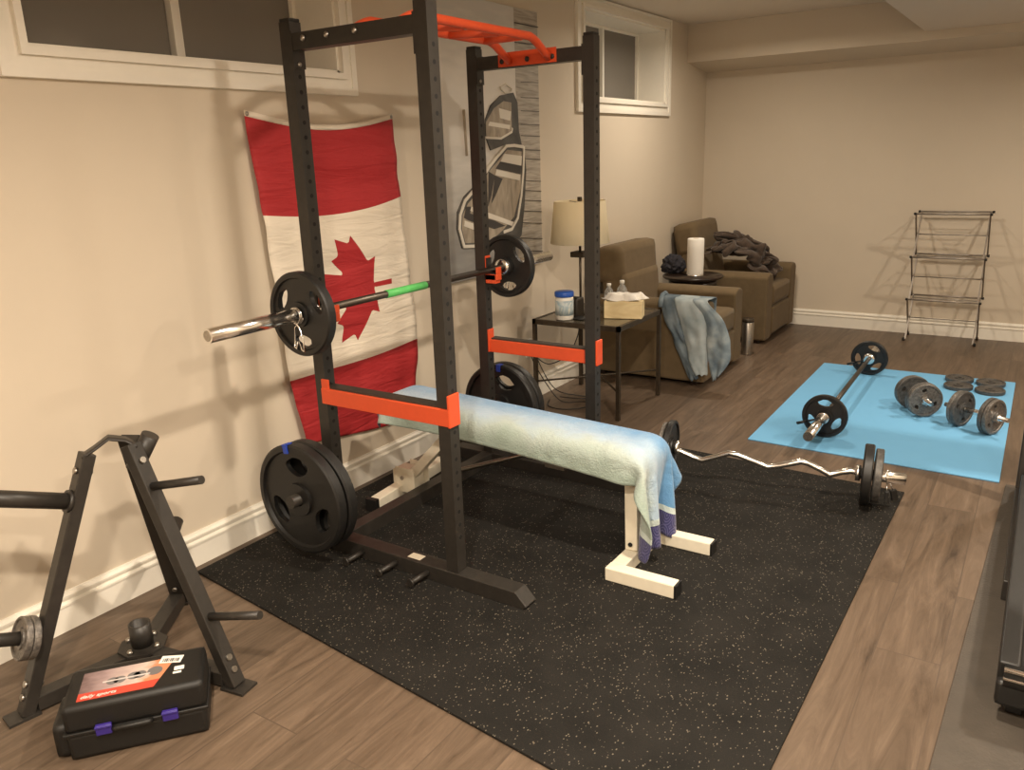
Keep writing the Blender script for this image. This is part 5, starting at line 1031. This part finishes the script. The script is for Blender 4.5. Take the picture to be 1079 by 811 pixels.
# ================================================================== ARMCHAIRS
def armchair(lab, y0, y1, seat_z=.44, arm_z=.56, tilt=.12, cz=.93, x0=.06, x1=.88, cy=None, ct=.2):
    t = thing('armchair', lab, 'armchair', ((x0+x1)/2, (y0+y1)/2, 0)); aw = .165
    cy = cy or (y0+.03, y1-.03)
    base = obj('base', B().bb(x0+.03, x1-.02, y0+.02, y1-.02, .030, .28, .012), couch, t)
    for ya, yb_ in ((y0, y0+aw), (y1-aw, y1)):
        # arm: rounded top, front face
        b = B(); n = 12; prof = [(ya, .028), (yb_, .028)]
        prof += [(yb_-(aw/2)*(1-math.cos(PI*k/n)), arm_z-.045+.045*math.sin(PI*k/n)) for k in range(n+1)]
        b.prism(prof, 'yz', x0, x1); obj('arm', b, couch, t, bevel=.014)
    sc = obj('seat_cushion', B().bb(x0+.22, x1+.005, y0+aw+.004, y1-aw-.004, .285, seat_z, .035), couch, t)
    obj('footrest_panel', B().bb(x1-.03, x1+.006, y0+aw+.006, y1-aw-.006, .055, .275, .014), couch, t)
    b = B()
    M_ = Matrix.Rotation(-tilt, 3, 'Y'); hh = cz-seat_z+.02
    b.box((x0+ct/2+.035, (cy[0]+cy[1])/2, seat_z-.02+hh*.30), (ct, cy[1]-cy[0]-.02, hh*.60), M_, .05)
    obj('lower_back', b, couch, t)
    b = B().box((x0+ct/2+.012-math.sin(tilt)*hh*.30, (cy[0]+cy[1])/2, cz-hh*.28), (ct*1.05, cy[1]-cy[0], hh*.54), M_, .055)
    obj('back_cushion', b, couch, t)
    for x in (x0+.06, x1-.08):
        for y in (y0+.05, y1-.05): obj('foot', B().bb(x-.02, x+.02, y-.02, y+.02, 0, .030), darkwood, t)
    return t
armchair('brown fabric armchair beside the side table with blue denim over its near arm', 4.945, 5.70, cz=.90, tilt=.08, ct=.19, cy=(5.0, 5.62))
armchair('brown fabric armchair in the far corner with a dark blanket heaped on it', 6.30, 7.14, cz=.93, tilt=.20, cy=(6.44, 7.0))
# round table between them
rc = (.385, 6.0)
rt = thing('round_table', 'small round dark wood table between the two brown armchairs', 'table', (*rc, 0))
obj('tabletop', B().lathe([(0, .540), (.19, .540), (.215, .548), (.228, .556), (.232, .566), (.228, .572), (0, .574)], (*rc, 0), 'z', 44), darkwood, rt)
obj('apron', B().lathe([(.175, .48), (.185, .48), (.185, .540), (.175, .540)], (*rc, 0), 'z', 36), darkwood, rt)
obj('pedestal', B().lathe([(.0, .03), (.045, .03), (.03, .07), (.028, .15), (.045, .26), (.028, .34), (.030, .46), (.06, .50), (0, .50)], (*rc, 0), 'z', 24), darkwood, rt)
for k in range(3):
    a = k*2*PI/3; obj('leg', B().tube([(rc[0]+.02*math.cos(a), rc[1]+.02*math.sin(a), .12), (rc[0]+.10*math.cos(a), rc[1]+.10*math.sin(a), .09), (rc[0]+.17*math.cos(a), rc[1]+.17*math.sin(a), .014)], [.018, .016, .013], 10), darkwood, rt)
rl = thing('paper_towel_roll', 'white paper towel roll standing on the small round table', 'paper roll', (.415, 5.965, .574))
b = B().lathe([(.021, .012), (.062, .012), (.0625, .020), (.0635, .20), (.0625, .278), (.060, .284), (.021, .284), (.021, .012)], (.415, 5.965, .574), 'z', 40)
obj('roll', b, paper, rl); obj('core', B().lathe([(.017, .012), (.0205, .012), (.0205, .285), (.017, .285)], (.415, 5.965, .574), 'z', 24), mat('cardboard', (.45, .33, .2), .8), rl)
obj('holder_base', B().lathe([(0, 0), (.066, 0), (.066, .010), (.01, .012)], (.415, 5.965, .574), 'z', 32), chrome, rl)
# slim canister on the floor between the chairs
cn = thing('slim_canister', 'slim brushed metal canister on the floor between the two armchairs', 'canister', (.850, 5.95, 0))
obj('body', B().lathe([(0, 0), (.042, 0), (.043, .004), (.043, .245), (.040, .25)], (.850, 5.95, 0), 'z', 32), steel, cn)
obj('lid', B().lathe([(.0435, .25), (.0445, .252), (.0445, .272), (.041, .277), (0, .278)], (.850, 5.95, 0), 'z', 32), bronze, cn)
# dark crumpled cloth at the back of the round table
def lump(name, c, r, m, lab, cat, seed, amp=.35, nf=2.2, sub=5, squash=1.):
    b = B(); bmesh.ops.create_icosphere(b.bm, subdivisions=sub, radius=1)
    for v in b.bm.verts:
        d = v.co.normalized(); q = d*nf+Vector((seed, seed*2.3, -seed))
        f = 1+amp*(noise.ridged_multi_fractal(q, .9, 2.1, 5, 1.0, 2.0)-.9)*.55+amp*.5*noise.noise(q*.7)
        p = Vector((d.x*r[0], d.y*r[1], d.z*r[2]))*f
        if p.z < -r[2]*.55: p.z = -r[2]*.55+(p.z+r[2]*.55)*.1
        v.co = p
    b._tag(b.bm.faces, True)
    o = obj(name, b, m); o.location = c; return props(o, lab, cat)
navy = mat('dark_navy_cloth', (.022, .021, .028), .9, noise_amt=.3, nscale=30)
lump('crumpled_cloth', (.190, 6.07, .625), (.085, .09, .085), navy, 'dark navy crumpled cloth bundle on the round table behind the paper roll', 'cloth', 3.1)
blanketm = mat('dark_brown_fleece', (.068, .048, .036), .95, noise_amt=.35, nscale=14, bump=.5, bscale=90, spec=.1, sheen=.3)
cloth_obj('fleece_blanket', BLANKET, blanketm, 'crumpled dark brown fleece blanket heaped on the far corner armchair', 'blanket', .008,
          move=lambda x, y, z: ((x-800)*1.08+535, y+105, 440+(z-253)*.80))
denim = None
def denim_mat():
    m, nt, b_ = tree_mat('washed_denim'); L = nt.links.new
    tc = N(nt, 'ShaderNodeTexCoord'); n = N(nt, 'ShaderNodeTexNoise'); n.inputs['Scale'].default_value = 9; n.inputs['Detail'].default_value = 6; L(tc.outputs['Object'], n.inputs['Vector'])
    L(ramp(nt, [(.3, (.12, .17, .22)), (.5, (.25, .31, .35)), (.72, (.42, .47, .48))], n.outputs['Fac']), b_.inputs['Base Color'])
    b_.inputs['Roughness'].default_value = .9; b_.inputs['Specular IOR Level'].default_value = .15
    w_ = N(nt, 'ShaderNodeTexWave'); w_.inputs['Scale'].default_value = 250; L(tc.outputs['Object'], w_.inputs['Vector'])
    bp = N(nt, 'ShaderNodeBump'); bp.inputs['Strength'].default_value = .2; bp.inputs['Distance'].default_value = .002; L(w_.outputs['Fac'], bp.inputs['Height']); L(bp.outputs['Normal'], b_.inputs['Normal']); return m
jt = thing('denim_trousers', 'washed light blue denim trousers draped over the near arm of the front armchair', 'trousers', (.78, 4.93, .30))
def drape(name, rows, y, m, seed, fold, lab=None):
    # over the rounded arm, then hanging in front of it
    x0, x1 = rows[0][0], rows[0][2]
    P = [(x0-.02, 5.125, .47, x1-.02, 5.125, .47), (x0-.01, 5.108, .545, x1-.01, 5.108, .545), (x0, 5.07, .580, x1, 5.07, .580), (x0, 4.99, .584, x1, 4.99, .584), (x0, y+.018, .572, x1, y+.018, .572)]
    P += [(l, y, zl, r, y, zr) for l, zl, r, zr in rows[1:]]
    n = len(P)-1
    def f(u, v):
        t = u*n; i = min(int(t), n-1); t -= i
        p0 = P[max(i-1, 0)]; p1 = P[i]; p2 = P[i+1]; p3 = P[min(i+2, n)]
        q = [.5*((2*b_)+(-a_+c_)*t+(2*a_-5*b_+4*c_-d_)*t*t+(-a_+3*b_-3*c_+d_)*t**3) for a_, b_, c_, d_ in zip(p0, p1, p2, p3)]
        w_ = max(0, min(1, (u*n-3.6)/1.5))
        bul = math.sin(PI*v)*.018*w_; k = w_*(.0025*math.sin(v*fold*2*PI+seed+u*3)+.016*noise.noise(Vector((v*3+seed, u*7, seed)))+.009*noise.noise(Vector((v*3, u*22, seed))))
        hem = (noise.noise(Vector((v*4, seed, 0)))*.02 if u > .97 else 0)
        return Vector((q[0]*(1-v)+q[3]*v, q[1]*(1-v)+q[4]*v-bul-k-.002*w_, q[2]*(1-v)+q[5]*v+hem))
    b = B(); b.grid(f, 44, 18)
    o = obj(name, b, m, jt, recalc=False, solid=.005)
    if lab: o['label'] = lab
    return o
dm = denim_mat()
dmd = dm.copy(); dmd.name = 'dark_denim'
for nd in dmd.node_tree.nodes:
    if nd.type == 'VALTORGB':
        for e_, c_ in zip(nd.color_ramp.elements, ((.07, .10, .13), (.15, .19, .22), (.24, .28, .30))): e_.color = (*c_, 1)
dml = dm.copy(); dml.name = 'pale_denim'
for nd in dml.node_tree.nodes:
    if nd.type == 'VALTORGB':
        for e_, c_ in zip(nd.color_ramp.elements, ((.27, .33, .36), (.38, .44, .46), (.48, .53, .54))): e_.color = (*c_, 1)
drape('trouser_leg', [(.571, .533, .679, .573), (.604, .445, .712, .453), (.662, .342, .756, .349), (.687, .267, .788, .275), (.733, .172, .814, .178), (.793, .044, .851, .062)], 4.925, dmd, 1.0, 2, 'darker turned inside leg')
drape('trouser_leg', [(.674, .577, .819, .562), (.716, .457, .897, .471), (.742, .353, .915, .367), (.772, .279, .914, .292), (.791, .182, .912, .194), (.839, .087, .915, .097)], 4.908, dml, 2.3, 2)
drape('trouser_seat', [(.803, .567, .901, .556), (.893, .474, 1.01, .476), (.905, .371, 1.048, .384), (.912, .296, 1.064, .311), (.924, .2, 1.064, .215), (.96, .067, 1.009, .117)], 4.900, dm, 4.1, 1.5)
wb = obj('waistband', B().tube([(.55, 5.10, .56), (.56, 5.04, .592), (.57, 4.97, .592), (.577, 4.925, .560), (.580, 4.915, .52)], .016, 10), dmd, jt)

# ================================================================== DRYING RACK
dr = thing('drying_rack', 'folding silver metal laundry drying rack standing against the back wall', 'drying rack', (2.05, 7.02, 0))
yF, yBk = 6.90, 7.14; zs = (0.006, .330, .658, .985); xl, xr = 1.800, 2.292
for x, s in ((xl, 1), (xr, -1)):
    for k in range(3):
        z0_, z1_ = zs[k], zs[k+1]
        # one strut from front-top to back-bottom, its mate from back-top to front-bottom
        obj('side_strut', B().beam((x, yF, z1_), (x, yBk, z0_+.004), .010, .017, up=(0, 1, 0)), steel, dr)
        o = obj('side_strut', B().beam((x+s*.012, yBk, z1_), (x+s*.012, yF, z0_+(.004 if k == 0 else 0)), .010, .017, up=(0, 1, 0)), silverp, dr)
        obj('pivot_rivet', B().lathe([(.006, -.010), (.006, .010)], (x+s*.006, (yF+yBk)/2, (z0_+z1_)/2), 'x', 10), blkrub, o)
for k in range(1, 4):
    for y in (yF, yBk):
        obj('hanging_rail', B().tube([(xl, y, zs[k]), (xr, y, zs[k])], .007, 10), silverp, dr)
        for x, s in ((xl, -1), (xr, 1)): obj('end_cap', B().lathe([(.009, -.008), (.010, 0), (.009, .008)], (x+s*.006, y, zs[k]), 'x', 12), blkrub, dr)
    obj('hanging_rail', B().tube([(xl, (yF+yBk)/2, (zs[k-1]+zs[k])/2), (xr, (yF+yBk)/2, (zs[k-1]+zs[k])/2)], .0045, 10), silverp, dr)
    for f in (.33, .66):
        yy = yF+(yBk-yF)*f; obj('hanging_rail', B().tube([(xl+.01, yy, zs[k]-.010), (xr-.01, yy, zs[k]-.010)], .004, 8), silverp, dr)
    for x, s in ((xl+.014, 1), (xr-.014, -1)): obj('shelf_link', B().tube([(x, yF, zs[k]-.004), (x, (yF+yBk)/2, zs[k]-.011), (x, yBk, zs[k]-.004)], .004, 8), silverp, dr)
for x in (xl, xr):
    for y in (yF, yBk): obj('rubber_foot', B().lathe([(.010, 0), (.010, .022), (.006, .026)], (x, y, 0), 'z', 12), blkrub, dr)

# ================================================================== TREADMILL (its left edge shows at the right)
tm_ = thing('treadmill', 'black treadmill with a grey running belt at the right edge on its vinyl mat', 'treadmill', (3.08, 3.0, .006))
def beltm():
    m, nt, b_ = tree_mat('running_belt'); L = nt.links.new
    tc = N(nt, 'ShaderNodeTexCoord'); w_ = N(nt, 'ShaderNodeTexWave', bands_direction='X'); w_.inputs['Scale'].default_value = 60; L(tc.outputs['Object'], w_.inputs['Vector'])
    L(ramp(nt, [(.2, (.045, .038, .03)), (.8, (.105, .09, .072))], w_.outputs['Fac']), b_.inputs['Base Color']); b_.inputs['Roughness'].default_value = .7; return m
zt2 = .17
obj('deck', B().bb(2.735, 3.42, 2.24, 3.75, .09, zt2-.004, .01), blkrub, tm_)
obj('running_belt', B().bb(2.755, 3.40, 2.30, 3.74, zt2-.003, zt2+.001), beltm(), tm_)
for x in (2.715, 3.44): obj('side_rail', B().bb(x-.025, x+.025, 2.26, 3.75, .085, zt2+.004, .006), blkrub, tm_)
b = B().tube([(2.705, 2.265, .135), (3.445, 2.265, .135)], .036, 24); rr_ = obj('rear_roller', b, blkrub, tm_)
obj('chrome_strip', B().tube([(2.704, 2.243, .162), (3.446, 2.243, .162)], .008, 10).tube([(2.704, 2.232, .142), (3.446, 2.232, .142)], .005, 10), chrome, rr_)
obj('rear_housing', B().bb(2.69, 3.46, 2.235, 2.30, .055, .128, .012), blkrub, tm_)
for x in (2.74, 3.40): obj('rear_foot', B().bb(x-.02, x+.02, 2.29, 2.37, .006, .058, .004), blkrub, tm_)
for x in (2.700, 3.455):
    obj('base_frame', B().bb(x-.024, x+.024, 2.93, 4.0, .0065, .080, .004), blk, tm_)
    obj('upright', B().beam((x, 3.86, .07), (x, 4.05, 1.28), .05, .07, bev=.006), blk, tm_)
    obj('handrail', B().tube([(x, 4.03, 1.05), (x, 3.80, 1.02), (x, 3.55, .99)], .018, 14), blkrub, tm_)
obj('motor_hood', B().bb(2.73, 3.42, 3.60, 4.0, .085, .27, .03), blkrub, tm_)
cn_ = obj('console', B().box((3.08, 4.03, 1.28), (.82, .12, .22), Matrix.Rotation(-.5, 3, 'X'), .03), blkrub, tm_)
obj('console_display', B().box((3.08, 3.965, 1.285), (.30, .006, .10), Matrix.Rotation(-.5, 3, 'X')), mat('display_glass', (.02, .025, .025), .1), cn_)
